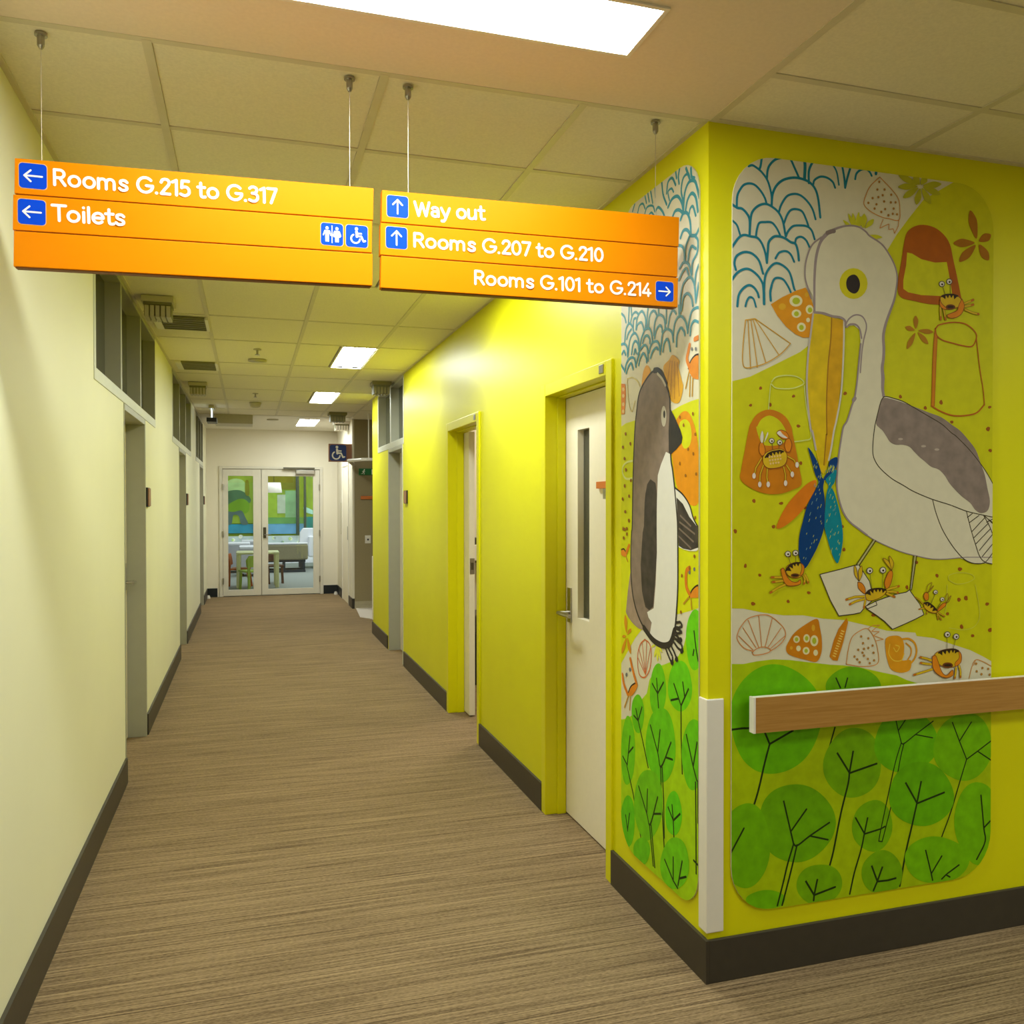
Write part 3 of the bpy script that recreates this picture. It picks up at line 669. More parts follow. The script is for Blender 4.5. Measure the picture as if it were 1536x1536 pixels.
# buckets
U.begin('painted_bucket')
U.fill(vB, [(490, 830), (560, 770), (660, 750), (780, 780), (880, 860), (940, 960), (970, 1100), (1010, 1280), (1050, 1480), (1060, 1570), (960, 1590), (820, 1586), (700, 1576), (560, 1546), (440, 1516), (395, 1450), (400, 1300), (430, 1130), (460, 930)], (170, 88, 4))
U.fill(vB, [(490, 1040), (540, 1050), (640, 1110), (780, 1145), (905, 1140), (930, 1280), (950, 1400), (965, 1490), (830, 1495), (640, 1486), (500, 1456), (450, 1420), (450, 1330), (480, 1170)], LIME, False)
U.end()
U.begin('painted_bucket')
U.line(vD, [(790, 440), (830, 400), (960, 375), (1080, 385), (1160, 430), (1215, 500), (1210, 560), (1170, 625), (1080, 620), (960, 590), (860, 560), (800, 510), (785, 440)], RST, .0045)
U.fill(vD, [(775, 470), (805, 530), (790, 800), (775, 1255), (745, 1255), (760, 750)], ORG, False)
U.line(vD, [(780, 470), (760, 750), (745, 1255)], RST, .0028); U.line(vD, [(805, 530), (790, 850), (775, 1250)], RST, .0028)
U.line(vD, [(1215, 540), (1250, 850), (1285, 1070), (1300, 1230)], RST, .004)
U.line(vD, [(745, 1250), (850, 1310), (970, 1350), (1100, 1350), (1220, 1320), (1300, 1235)], RST, .005)
U.end()
U.begin('painted_bucket')
PALE = (206, 214, 120)
U.line(vC, [(535, 1000), (580, 950), (680, 930), (790, 940), (860, 980), (870, 1020), (780, 1060), (680, 1070), (580, 1060), (535, 1020)], PALE, .0035)
U.line(vC, [(528, 1020), (515, 1150), (505, 1300)], PALE, .003); U.line(vC, [(880, 1040), (900, 1250), (945, 1510), (945, 1590), (880, 1610), (770, 1625)], PALE, .0035)
U.end()
U.begin('painted_bucket')
U.line(vH, [(925, 350), (930, 300), (1030, 272), (1150, 285), (1195, 330), (1120, 375), (1010, 390), (925, 350)], (200, 200, 70), .002)
U.line(vH, [(910, 400), (900, 600), (885, 700)], (200, 200, 70), .002); U.line(vH, [(1205, 400), (1250, 700), (1200, 830), (1080, 870), (930, 850)], (200, 200, 70), .002)
U.end()
U.begin('painted_bucket')
U.fill(vE, [(300, 20), (320, -36), (380, -126), (480, -176), (580, -166), (680, -106), (740, -6), (760, 90), (790, 230), (825, 420), (850, 600), (760, 660), (640, 700), (500, 705), (350, 660), (215, 560), (220, 440), (250, 280)], (196, 118, 6))
U.fill(vE, [(375, 0), (385, 4-4), (430, -76), (510, -116), (590, -86), (650, -26), (690, 60), (680, 150), (600, 195), (450, 190), (400, 100)], LIME)
U.end()

# fish held by the pelican, beak, body
U.begin('painted_fish'); U.fill(vE, [(1000, 560), (920, 590), (820, 680), (720, 790), (650, 900), (600, 1010), (590, 1065), (660, 1050), (780, 960), (880, 850), (950, 740), (1000, 640)], (212, 118, 12)); U.end()
U.begin('painted_pelican')
body = through(vA, [(990, 1560), (985, 1350), (1000, 1180), (1040, 1020), (1100, 920), (1200, 860), (1330, 830), (1440, 840), (1520, 890)]) + through(vB, [(100, 870), (220, 950), (300, 1060), (360, 1180), (385, 1300), (372, 1440)]) + through(vD, [(350, 150), (310, 260), (270, 400), (240, 520), (245, 650), (245, 760), (230, 850), (240, 950), (242, 1150), (330, 1165), (440, 1200), (540, 1255), (700, 1350), (850, 1440), (960, 1530)]) + through(vF, [(1000, 100), (1120, 220), (1220, 340), (1320, 480), (1420, 660), (1420, 1440), (1290, 1430), (1180, 1428), (1090, 1390), (1020, 1370), (900, 1385), (750, 1380), (600, 1355), (430, 1310), (260, 1240), (120, 1170), (0, 1080)]) + through(vE, [(1450, 1070), (1360, 1000), (1300, 920), (1260, 820), (1230, 700), (1220, 600), (1225, 480), (1235, 360), (1245, 220), (1270, 100), (1290, 0)]) + through(vC, [(1330, 1400), (1380, 1240), (1405, 1170), (1430, 1010), (1445, 850), (1460, 700), (1468, 560), (1455, 450), (1400, 405), (1340, 410), (1300, 360), (1260, 325), (1170, 310), (1080, 280), (985, 270)])
U.fill(PX, body, WHT, False, .03)
U.fill(vA, [(1110, 920), (1030, 960), (970, 1020), (920, 1120), (890, 1250), (890, 1380), (920, 1470), (985, 1600), (985, 1350), (1000, 1180), (1040, 1020)], WHT, False, .03)
U.fill(vC, [(1310, 420), (1345, 340), (1410, 298), (1480, 310), (1520, 370), (1528, 440), (1490, 560), (1465, 560), (1455, 450), (1400, 400), (1340, 410)], WHT, False, .03)
U.line(PX, through(vC, [(985, 270), (985, 130)]) + through(vA, [(985, 1400), (1000, 1180), (1040, 1020), (1100, 930), (1200, 865), (1330, 830), (1440, 840), (1520, 890)]) + through(vB, [(100, 870), (220, 950), (300, 1060), (360, 1180), (385, 1300), (372, 1440)]) + through(vD, [(350, 150), (310, 260), (262, 400), (240, 520), (245, 650), (240, 760), (228, 850), (235, 950), (232, 1060), (242, 1140)]), OUT,
       [.008, .008, .009, .010, .010, .013, .008, .006, .006, .006, .006, .006, .006, .006, .006, .007, .008, .009, .010, .011, .011, .011, .012, .014, .012, .010, .012])
U.line(vA, [(1120, 905), (1160, 890), (1190, 885)], (128, 112, 108), .014)
U.line(vA, [(1060, 950), (970, 1020), (920, 1120), (890, 1250), (890, 1380), (920, 1490), (950, 1590)], OUT, .0055)
U.line(PX, through(vF, [(0, 1080), (120, 1170), (260, 1240), (430, 1310), (600, 1355), (750, 1385), (900, 1385), (1100, 1368), (1400, 1368)]), OUT, .003)
U.line(PX, through(vE, [(1536, 1135), (1450, 1070), (1360, 1000), (1300, 920), (1260, 820), (1230, 700), (1220, 600), (1225, 480), (1240, 300), (1270, 100), (1290, 0)]) + through(vC, [(1330, 1400), (1380, 1240), (1405, 1170), (1430, 1010), (1445, 850), (1470, 600)]), OUT, .006)
U.line(vC, [(1395, 1190), (1410, 1170)], OUT, .013, False)
# beak
U.fill(PX, through(vC, [(985, 280), (1060, 290), (1170, 325), (1285, 350), (1287, 500), (1275, 800), (1262, 1000), (1240, 1200), (1210, 1400)]) + through(vE, [(1185, 60), (1165, 200), (1140, 330), (1110, 440), (1080, 500), (1050, 470), (1010, 300), (975, 150), (955, 0)]) + through(vC, [(925, 1300), (908, 1000), (925, 700), (945, 500), (965, 350)]), (212, 180, 8), False, .12)
U.fill(PX, through(vC, [(1165, 330), (1285, 350), (1285, 500), (1275, 800), (1250, 1100), (1200, 1450)]) + through(vE, [(1150, 250), (1095, 420), (1115, 100)]) + through(vC, [(1115, 1300), (1130, 800), (1155, 560)]), (206, 156, 8), False, .12)
U.line(PX, through(vC, [(1165, 330), (1155, 560), (1130, 800), (1115, 1100), (1112, 1300), (1115, 1536)]) + through(vE, [(1108, 100), (1085, 400)]), (160, 112, 10), .005)
U.line(PX, through(vC, [(972, 280), (945, 500), (920, 700), (905, 1000), (918, 1250), (945, 1490)]) + through(vE, [(965, 60), (1000, 240)]), (186, 174, 164), .007)
U.line(PX, through(vC, [(1295, 360), (1292, 600), (1280, 900), (1260, 1150), (1215, 1400)]) + through(vE, [(1190, 40), (1160, 230), (1135, 350)]), (204, 196, 180), .0065)
U.line(vC, [(985, 270), (1080, 280), (1170, 310), (1260, 325), (1305, 360), (1310, 410)], OUT, .008)
U.line(vC, [(1310, 405), (1345, 340), (1410, 298), (1480, 310), (1520, 370), (1528, 440), (1500, 560), (1480, 700), (1465, 900)], OUT, .005)
U.line(vC, [(1320, 425), (1360, 395), (1420, 400), (1460, 450), (1478, 540)], OUT, .006)
U.ell(vA, 1393, 1435, 148, 162, (206, 196, 16)); U.ell(vA, 1390, 1440, 72, 100, (46, 36, 32), .04)
# wing and tail
U.fill(PX, through(vD, [(255, 1165), (400, 1200), (540, 1250), (720, 1320), (850, 1370), (960, 1450)]) + through(vF, [(1040, 40), (1130, 140), (1210, 250), (1260, 390), (1300, 500), (1330, 650), (1355, 780), (1330, 880), (1260, 905), (1200, 870), (1150, 800), (1060, 730), (990, 660), (930, 590), (880, 510), (820, 450), (740, 420), (680, 370), (620, 320), (560, 260), (510, 210), (440, 190), (370, 190), (310, 160), (270, 100), (230, 40)]) + through(vD, [(200, 1480), (165, 1430), (190, 1300), (215, 1210)]), (136, 120, 110), True, .16)
for p_ in [(420, 130), (660, 205), (800, 240)]: U.ell(vF, p_[0], p_[1], 26, 12, (176, 160, 146))
for pts in [through(vD, [(245, 1155), (215, 1200), (180, 1330), (150, 1460)]) + through(vF, [(150, 0), (135, 120), (130, 280), (160, 370), (220, 450), (330, 545), (450, 615), (560, 680), (750, 760), (940, 820), (1110, 885), (1280, 925), (1420, 955)]),
            through(vD, [(235, 1160), (270, 1150), (330, 1165), (440, 1200), (540, 1255), (700, 1350), (850, 1440), (950, 1530)]) + through(vF, [(1000, 100), (1120, 220), (1220, 340), (1320, 480), (1420, 660)]),
            through(vF, [(755, 765), (790, 900), (850, 1060), (930, 1200), (1010, 1310), (1090, 1390), (1180, 1430), (1280, 1430), (1330, 1395), (1420, 1270)]),
            through(vF, [(1110, 890), (1150, 1050), (1200, 1220), (1250, 1360), (1310, 1420), (1420, 1445)])]: U.line(PX, pts, DK, .003)
for a, b in [((1120, 950), (1170, 910)), ((1140, 1005), (1240, 930)), ((1165, 1100), (1300, 955)), ((1185, 1165), (1340, 1010)), ((1210, 1225), (1360, 1070)), ((1245, 1295), (1385, 1125)), ((1275, 1360), (1410, 1195)), ((1290, 930), (1350, 1040)), ((1350, 1040), (1410, 1190)), ((1300, 935), (1420, 1050)), ((1340, 970), (1420, 1030)), ((1320, 1000), (1400, 960))]: U.line(vF, [a, b], DK, .003)
# legs and webbed feet
FT = through(vG, [(1040, 290), (1260, 235), (1400, 195), (1450, 190), (1480, 240), (1560, 360)]) + through(vH, [(110, 430), (150, 540), (45, 635), (0, 690)]) + through(vG, [(1400, 705), (1240, 725), (1150, 560)])
U.fill(PX, FT, WHT, False, .03); U.line(PX, FT + FT[:1], DK, .0032, False)
F2 = [(515, 450), (480, 475), (380, 495), (270, 530), (160, 570), (50, 625), (80, 660), (170, 720), (250, 780), (335, 865), (450, 815), (570, 760), (665, 710), (620, 600), (560, 520), (525, 470)]
U.fill(vH, F2, WHT, False, .03); U.line(vH, F2+F2[:1], DK, .0032, False)
U.line(vH, [(160, 570), (172, 610), (60, 655)], DK, .003, False)
for a, b in [(vF((130, 1185)), vG((1425, 185))), (vF((160, 1195)), vG((1455, 195)))]: U.line(PX, [a, b], DK, .003, False)
for a, b in [(vF((555, 1355)), vH((520, 450))), (vF((590, 1355)), vH((535, 455)))]: U.line(PX, [a, b], DK, .003, False)
U.line(PX, [vF((145, 1190)), vG((1440, 188))], (190, 182, 160), .003, False); U.line(PX, [vF((572, 1355)), vH((528, 440))], (190, 182, 160), .003, False)
U.end()
U.lay += 18
for col, pts in [((0, 58, 118), [(1220, 320), (1150, 350), (1130, 420), (1115, 480), (1080, 540), (1100, 560), (1170, 500), (1220, 400)]),
                 ((0, 126, 142), [(1215, 450), (1130, 520), (1100, 560), (1130, 620), (1110, 700), (1095, 860), (1085, 1030), (1120, 1180), (1170, 1340), (1220, 1430), (1250, 1370), (1280, 1200), (1275, 1050), (1240, 860), (1195, 700), (1165, 630), (1195, 580)]),
                 ((0, 56, 112), [(915, 220), (960, 270), (1010, 360), (1045, 450), (1060, 530), (1085, 560), (1075, 640), (1090, 750), (1090, 900), (1085, 1050), (1040, 1200), (970, 1350), (890, 1480), (850, 1450), (820, 1330), (825, 1150), (860, 1000), (900, 850), (960, 720), (1025, 590), (990, 500), (950, 350)])]:
    U.begin('painted_fish'); U.fill(vE, pts, col)
    lo, hi = min(p[1] for p in pts), max(p[1] for p in pts)
    for k in range(34):
        y = random.uniform(lo+80, hi-100); xs = [p[0] for p in pts if abs(p[1]-y) < 130]
        if len(xs) < 2: continue
        x = random.uniform(min(xs)+28, max(xs)-28); dl = random.uniform(12, 34)
        U.line(vE, [(x, y), (x-dl*.35, y+dl)], (186, 190, 60) if random.random() < .6 else (120, 160, 150), .0018, False)
    U.end()

# crabs
CO, CY_, CDK = (214, 128, 20), (206, 170, 24), (52, 36, 16)
def crab(M, V, bodyp, arms, legs, eyes, stalks, teeth, fine=.0022, legw=.0065, mouth=None, eyer=26, extra=None):
    M.begin('painted_crab')
    for l in legs:
        M.line(V, l, (120, 84, 20), legw+.0022, False); M.line(V, l, CY_, legw, False)
        e = Vector(l[-1]); d = (e-Vector(l[-2]))*.22; M.line(V, [tuple(e-d), tuple(e)], (186, 96, 24), legw*.8, False)
    for a, b in stalks: M.line(V, [a, b], (90, 78, 40), fine*.8, False)
    for x, y in eyes: M.ell(V, x, y, eyer*1.25, eyer*1.25, (84, 74, 62)); M.ell(V, x, y, eyer*.95, eyer*.95, (214, 206, 190)); M.ell(V, x+3, y+4, eyer*.4, eyer*.4, CDK)
    M.fill(V, bodyp, CY_); M.line(V, bodyp+bodyp[:1], (130, 72, 20), fine)
    for a in arms: M.fill(V, a, CO); M.line(V, a+a[:1], (130, 72, 20), fine)
    if teeth:
        n = len(teeth); up = teeth
        for i in range(n-1):
            a, b = Vector(up[i]), Vector(up[i+1]); d = b-a; nn = Vector((-d.y, d.x)); nn = nn if nn.y > 0 else -nn
            M.fill(V, [tuple(a), tuple(b), tuple((a+b)/2+nn.normalized()*d.length*.95)], CDK, False)
        M.line(V, teeth, CDK, fine*2.6)
    if mouth: M.ell(V, *mouth, (110, 60, 20)); M.ell(V, mouth[0], mouth[1], mouth[2]*.7, mouth[3]*.45, CDK)
    if extra: extra()
    M.end()
# crab in the orange bucket
def extra_1():
    for x, y in [(350, 515), (410, 605), (498, 605), (680, 592), (750, 500), (800, 400)]: U.ell(vE, x, y, 18, 30, (220, 208, 196))
    for p_ in [[(425, 165), (415, 110), (435, 45), (450, 100), (440, 165)], [(455, 165), (490, 60), (495, 90)], [(590, 70), (620, 45), (650, 80), (700, 120), (640, 110)]]: U.fill(vE, p_, (222, 212, 200))
    for k in range(14): U.ell(vE, 510+(k % 5)*28+(k//5)*6, 320+(k//5)*34-(k % 5)*4, 10, 12, (226, 190, 120), n=8)
crab(U, vE, [(440, 320), (480, 270), (560, 240), (640, 235), (690, 280), (695, 340), (670, 400), (600, 430), (500, 435), (450, 390)],
     [[(430, 310), (405, 260), (410, 180), (440, 165), (465, 230), (460, 290)], [(690, 265), (670, 200), (690, 130), (725, 130), (745, 190), (725, 260)], [(700, 130), (650, 130), (590, 70), (630, 35), (690, 60), (715, 110)]],
     [[(430, 330), (370, 430), (350, 530)], [(450, 400), (415, 500), (410, 620)], [(490, 440), (485, 530), (498, 610)], [(660, 420), (680, 500), (680, 600)], [(690, 400), (735, 470), (760, 540)], [(700, 310), (770, 350), (800, 410)]],
     [(535, 148), (620, 165)], [((540, 170), (545, 240)), ((615, 190), (610, 235))], [(470, 320), (500, 285), (540, 265), (580, 258), (620, 252), (655, 262)], legw=.004, eyer=24, extra=extra_1)
crab(U, vD, [(825, 150), (850, 95), (930, 80), (1010, 95), (1060, 150), (1050, 200), (980, 230), (900, 240), (840, 200)],
     [[(1060, 130), (1085, 200), (1060, 280), (1000, 325), (930, 330), (905, 300), (960, 275), (1010, 250), (1030, 190)], [(830, 130), (850, 180), (900, 230), (870, 240), (830, 200)]],
     [[(1085, 180), (1180, 140)], [(1090, 210), (1180, 190)], [(1090, 240), (1170, 275), (1240, 290)], [(835, 220), (840, 345)], [(870, 240), (890, 345)]],
     [(850, -26), (928, -51)], [((860, 0), (885, 85)), ((938, -25), (940, 85))], [(850, 105), (890, 88), (930, 84), (970, 86), (1015, 100)], mouth=(940, 215, 50, 28))
crab(U, vG, [(680, 260), (700, 200), (760, 170), (830, 165), (870, 210), (870, 270), (830, 320), (760, 325), (710, 300)],
     [[(630, 240), (660, 225), (690, 300), (740, 360), (800, 370), (835, 345), (835, 390), (760, 410), (690, 400), (650, 330)], [(840, 170), (875, 210), (865, 280), (830, 300), (850, 230)]],
     [[(640, 320), (535, 320)], [(650, 355), (545, 370)], [(690, 390), (600, 430), (520, 482)], [(870, 300), (885, 340), (875, 390)], [(880, 290), (905, 330), (920, 378)]],
     [(705, 75), (785, 65)], [((712, 100), (730, 175)), ((788, 90), (788, 165))], [(685, 250), (715, 205), (755, 180), (790, 170), (830, 168)], mouth=(780, 300, 46, 22))
def extra_2():
    for p_ in [[(325, 250), (260, 170), (235, 120), (290, 150), (325, 230)], [(325, 250), (345, 170), (300, 95), (305, 170)], [(-20, 360), (-65, 290), (-68, 200), (-45, 230), (-30, 330)], [(-15, 360), (15, 290), (10, 200), (-25, 260)]]: U.fill(vH, p_, CY_); U.line(vH, p_+p_[:1], (110, 76, 24), .002)
crab(U, vH, [(50, 490), (90, 450), (180, 435), (265, 450), (250, 500), (190, 540), (110, 565), (60, 550)],
     [[(260, 430), (250, 370), (290, 270), (325, 250), (335, 300), (310, 400), (275, 440)], [(-30, 370), (10, 380), (45, 430), (45, 490), (10, 470), (-25, 430)]],
     [[(270, 450), (340, 430), (405, 412)], [(275, 470), (340, 470), (395, 482)], [(275, 490), (355, 525)], [(45, 520), (-60, 525), (-155, 555)], [(45, 545), (-50, 570), (-118, 605)], [(50, 560), (35, 640)]],
     [(95, 250), (233, 245)], [((98, 280), (118, 440)), ((235, 275), (225, 435))], [(55, 490), (95, 455), (140, 442), (180, 438), (220, 440), (262, 452)], eyer=28, extra=extra_2)
def extra_3():
    for p_ in [[(690, 480), (700, 410), (745, 375), (730, 430), (705, 480)], [(700, 480), (765, 405), (730, 460)], [(892, 590), (885, 530), (910, 490), (915, 550)], [(895, 590), (945, 510), (925, 570)]]: U.line(vH, p_+p_[:1], (140, 96, 24), .002)
crab(U, vH, [(660, 600), (690, 580), (760, 620), (800, 670), (780, 695), (720, 680), (670, 640)],
     [[(680, 565), (660, 520), (675, 480), (708, 490), (708, 550)], [(800, 665), (850, 600), (890, 588), (885, 620), (820, 672)]],
     [[(655, 600), (610, 550), (570, 530)], [(665, 640), (610, 655)], [(700, 680), (690, 705)], [(800, 690), (812, 760)], [(805, 695), (845, 765)], [(815, 690), (878, 730)]],
     [(785, 475), (855, 550)], [((780, 495), (735, 600)), ((848, 570), (790, 660))], [(665, 590), (700, 585), (735, 605), (765, 630), (795, 665)], eyer=19, legw=.003, extra=extra_3)
crab(U, vH, [(760, 1170), (790, 1110), (880, 1075), (990, 1070), (1050, 1120), (1050, 1200), (1000, 1250), (900, 1260), (820, 1230)],
     [[(750, 1150), (785, 1140), (810, 1200), (850, 1310), (900, 1345), (960, 1290), (965, 1345), (890, 1372), (800, 1330), (755, 1260)], [(1020, 1080), (1052, 1130), (1050, 1205), (1000, 1250), (985, 1220), (1030, 1160)]],
     [[(745, 1190), (690, 1170), (620, 1155)], [(745, 1230), (690, 1225), (625, 1215)], [(755, 1280), (660, 1310), (555, 1342)], [(1000, 1260), (995, 1320), (985, 1378)], [(1030, 1240), (1045, 1300), (1045, 1370)]],
     [(908, 918), (1000, 940)], [((905, 945), (905, 1075)), ((995, 965), (970, 1068))], [(815, 1110), (855, 1090), (900, 1080), (945, 1075), (985, 1075), (1020, 1095)], mouth=(910, 1240, 55, 30))
# ------------------------------------------------------------------ small mural on the corridor wall
s0, s1 = on(1048, 760, 0, XR-PT), on(932, 760, 0, XR-PT)
sz0, sz1 = .195, on(1020, 252, 0, XR-PT).z
mo2 = empty('mural_panel', (XR, s0.y, sz0)); tag(mo2, 'narrow wall mural of a tall brown penguin, left of the pelican mural', 'mural', 'printed mural panels')
RS = rrect(s0.y, s1.y, sz0, sz1, .12)
MB().prism([(q.x, q.y) for q in RS], lambda u, v, d: (d, u, v), XR-PT, XR-.001, PANEL).build('panel', mo2)
T = Mural(0, XR-PT-.0002, 1, RS, mo2)
T.begin('painted_ground')
T.fill(PX, through(vO, [(120, 735), (165, 715), (200, 690), (265, 670), (400, 640), (545, 600), (620, 555), (700, 520), (800, 490)]) + through(vP, [(800, 770), (755, 780), (680, 805), (600, 825), (450, 880), (320, 945), (270, 1010), (220, 1100), (165, 1200), (110, 1300)]), (206, 208, 8), False, .05)
T.fill(PX, through(vP, [(800, 800), (755, 820), (710, 870), (670, 960), (640, 1080), (600, 1150), (560, 1185), (500, 1210), (440, 1230), (380, 1330)]) + through(vQ, [(300, 170), (250, 230), (205, 310), (180, 330), (100, 345), (100, 1600), (800, 1600)]), (164, 206, 10), False, .1)
T.end()
T.begin('wave_pattern')
S2 = (60, 140, 152)
for w_, pts in [(5, [(480, 320), (455, 250), (445, 160)]), (5, [(480, 240), (490, 160), (520, 130), (545, 180)]), (4, [(500, 290), (490, 230), (515, 205), (530, 230)]), (6, [(490, 340), (520, 280), (560, 262), (590, 310), (600, 370)]), (6, [(600, 370), (610, 240), (640, 160), (680, 150), (700, 200), (715, 270)]), (5, [(600, 300), (585, 220), (600, 130), (635, 100), (650, 150)]), (6, [(645, 130), (620, 60)]), (6, [(655, 60), (660, 120), (680, 130)]), (5, [(575, 50), (565, 120), (570, 170)]), (5, [(545, 80), (552, 130)]), (6, [(615, 370), (630, 290), (660, 240), (690, 270), (705, 370)]), (5, [(640, 400), (650, 350), (670, 335), (690, 400)]), (6, [(520, 420), (540, 370), (570, 360), (600, 385)]), (6, [(580, 430), (600, 385), (630, 385), (650, 450), (655, 540)]), (6, [(580, 560), (600, 510), (630, 505), (655, 545)]), (6, [(655, 545), (690, 540), (715, 490)]), 
    (4, [(235, 370), (250, 320)]), (4, [(270, 390), (285, 330), (310, 315), (325, 350)]), (4, [(320, 400), (340, 340), (380, 330), (395, 370)]), (4, [(350, 400), (370, 378), (390, 400)]), (4, [(325, 260), (335, 310)]), (4, [(345, 240), (355, 300)]), (4, [(365, 225), (380, 310)]), (4, [(395, 190), (400, 270)]), (5, [(400, 370), (420, 340), (450, 370), (470, 420)])]:
    T.line(vN, pts, S2, w_*.0019)
vW, vY = view(926, 455, 8.4), view(1000, 350, 9.1)
for pts in [[(55, 130), (90, 170), (110, 240)], [(140, 240), (150, 40)], [(180, 150), (172, 40)], [(165, 240), (190, 150), (230, 110), (270, 140)], [(200, 330), (205, 210), (235, 185)], [(235, 330), (245, 220), (270, 140), (310, 100), (345, 150), (360, 230), (350, 330)], [(240, 330), (260, 265), (300, 240), (325, 290), (335, 350)], [(375, 320), (375, 180), (392, 30)], [(395, 300), (400, 200), (425, 120), (465, 95), (500, 150)], [(460, 400), (470, 260), (500, 170), (540, 145), (590, 190), (605, 330)], [(520, 30), (520, 140)], [(470, 440), (490, 340), (530, 280), (560, 300), (565, 360)], [(620, 30), (615, 250)], [(640, 290), (660, 170), (700, 85), (740, 130)], [(775, 30), (780, 170)], [(705, 400), (720, 270), (760, 180), (810, 165), (860, 230), (890, 360)], [(745, 540), (755, 400), (800, 310), (840, 350), (850, 400)], [(885, 370), (905, 230), (940, 100), (1000, 55), (1050, 60)], [(920, 400), (930, 290), (970, 220), (1030, 240)], [(95, 480), (110, 330), (150, 255), (190, 290), (205, 350)], [(120, 450), (140, 380), (175, 330)], [(135, 660), (150, 500), (180, 410), (225, 375), (265, 450), (275, 590)], [(180, 640), (195, 530), (225, 475), (260, 510), (275, 600)], [(210, 640), (225, 580), (240, 630)], [(280, 600), (300, 460), (335, 360), (350, 330), (400, 315), (430, 370), (445, 480)], [(320, 500), (340, 430), (375, 405), (405, 440), (410, 500)], [(440, 490), (500, 480), (530, 530), (540, 640)], [(400, 620), (420, 540), (445, 490)], [(560, 470), (570, 390), (600, 335), (640, 325), (690, 370), (705, 480)], [(575, 605), (590, 510), (625, 450), (650, 490), (668, 600)], [(545, 600), (555, 520), (565, 430)], [(40, 525), (90, 510), (125, 560), (130, 670)], [(60, 640), (85, 600), (105, 650)], [(260, 640), (300, 570), (345, 525), (380, 570), (390, 720)], [(270, 780), (290, 690), (330, 630), (365, 690), (370, 740)], [(240, 760), (255, 700), (275, 640)], [(420, 690), (445, 610), (490, 560), (515, 580)], [(95, 860), (115, 760), (160, 690), (215, 695), (235, 800)], [(115, 880), (140, 800), (175, 755), (200, 830)], [(40, 760), (90, 840)]]:
    T.line(vW, pts, S2, .0095)
for pts in [[(240, 400), (245, 270), (215, 180), (150, 165)], [(250, 400), (260, 200), (310, 50)], [(290, 400), (310, 260), (345, 175), (400, 210)], [(345, 560), (355, 400), (420, 260), (430, 100), (395, 40)], [(180, 480), (230, 400), (300, 420), (340, 560)], [(170, 640), (220, 530), (270, 480), (300, 560)], [(185, 1090), (190, 900), (220, 720), (280, 620), (330, 600), (370, 660), (390, 760), (400, 940)], [(205, 1050), (230, 880), (285, 820), (340, 880), (360, 990)], [(385, 740), (400, 560), (440, 430)], [(400, 940), (440, 680)]]:
    T.line(vY, pts, S2, .0095)
T.end()
for blobs, lines in [([(vP, 445, 1410, 62, 205)], [(vP, [(400, 1355), (443, 1435), (490, 1345)]), (vP, [(435, 1320), (443, 1435)]), (vQ, [(368, 170), (375, 260), (388, 400)])]),
    ([(vP, 615, 1380, 95, 190)], [(vQ, [(472, 105), (519, 250), (568, 140)]), (vQ, [(455, 215), (500, 205)]), (vQ, [(530, 100), (542, 190)]), (vQ, [(519, 250), (520, 450), (527, 690)])]),
    ([(vP, 730, 1020, 70, 230)], [(vP, [(722, 950), (738, 1090), (755, 1190)]), (vP, [(715, 1140), (722, 1100)])]),
    ([(vQ, 243, 300, 40, 125)], [(vQ, [(215, 310), (245, 345), (270, 255)]), (vQ, [(230, 270), (245, 345)]), (vQ, [(245, 345), (275, 480), (310, 650)])]),
    ([(vQ, 390, 500, 95, 240)], [(vQ, [(323, 375), (370, 550), (392, 640), (455, 485)]), (vQ, [(370, 550), (385, 405)]), (vQ, [(420, 580), (465, 595)]), (vQ, [(388, 640), (395, 850), (418, 1290)]), (vQ, [(398, 640), (408, 850), (412, 1100)])]),
    ([(vQ, 600, 560, 75, 230)], [(vQ, [(552, 430), (597, 640), (622, 735)]), (vQ, [(597, 640), (622, 485)]), (vQ, [(612, 735), (615, 1000), (616, 1330)]), (vQ, [(628, 735), (628, 1000)]), (vQ, [(600, 1240), (628, 1270)])]),
    ([(vQ, 180, 540, 45, 220)], [(vQ, [(145, 570), (175, 630), (193, 440)]), (vQ, [(185, 550), (213, 515)]), (vQ, [(172, 630), (210, 800), (268, 1125)])]),
    ([(vQ, 310, 880, 90, 230)], [(vQ, [(248, 765), (300, 940), (322, 1010), (370, 835)]), (vQ, [(300, 940), (305, 785)]), (vQ, [(345, 942), (390, 942)]), (vQ, [(318, 1010), (330, 1150), (342, 1280)]), (vQ, [(328, 1010), (340, 1150), (352, 1290)])]),
    ([(vQ, 472, 940, 52, 145)], [(vQ, [(435, 895), (470, 985), (515, 940)]), (vQ, [(462, 885), (470, 985)]), (vQ, [(470, 985), (478, 1200), (485, 1400)])]),
    ([(vQ, 178, 990, 45, 170), (vQ, 268, 1180, 52, 90)], [(vQ, [(165, 950), (178, 1050)]), (vQ, [(190, 940), (178, 1040)])]),
    ([(vQ, 480, 1260, 90, 170)], [(vQ, [(413, 1230), (470, 1370), (500, 1420)]), (vQ, [(500, 1400), (527, 1245)]), (vQ, [(510, 1355), (552, 1345)]), (vQ, [(470, 1220), (470, 1370)])])]:
    tree(T, vQ, blobs, lines, .0048, (104, 196, 14))
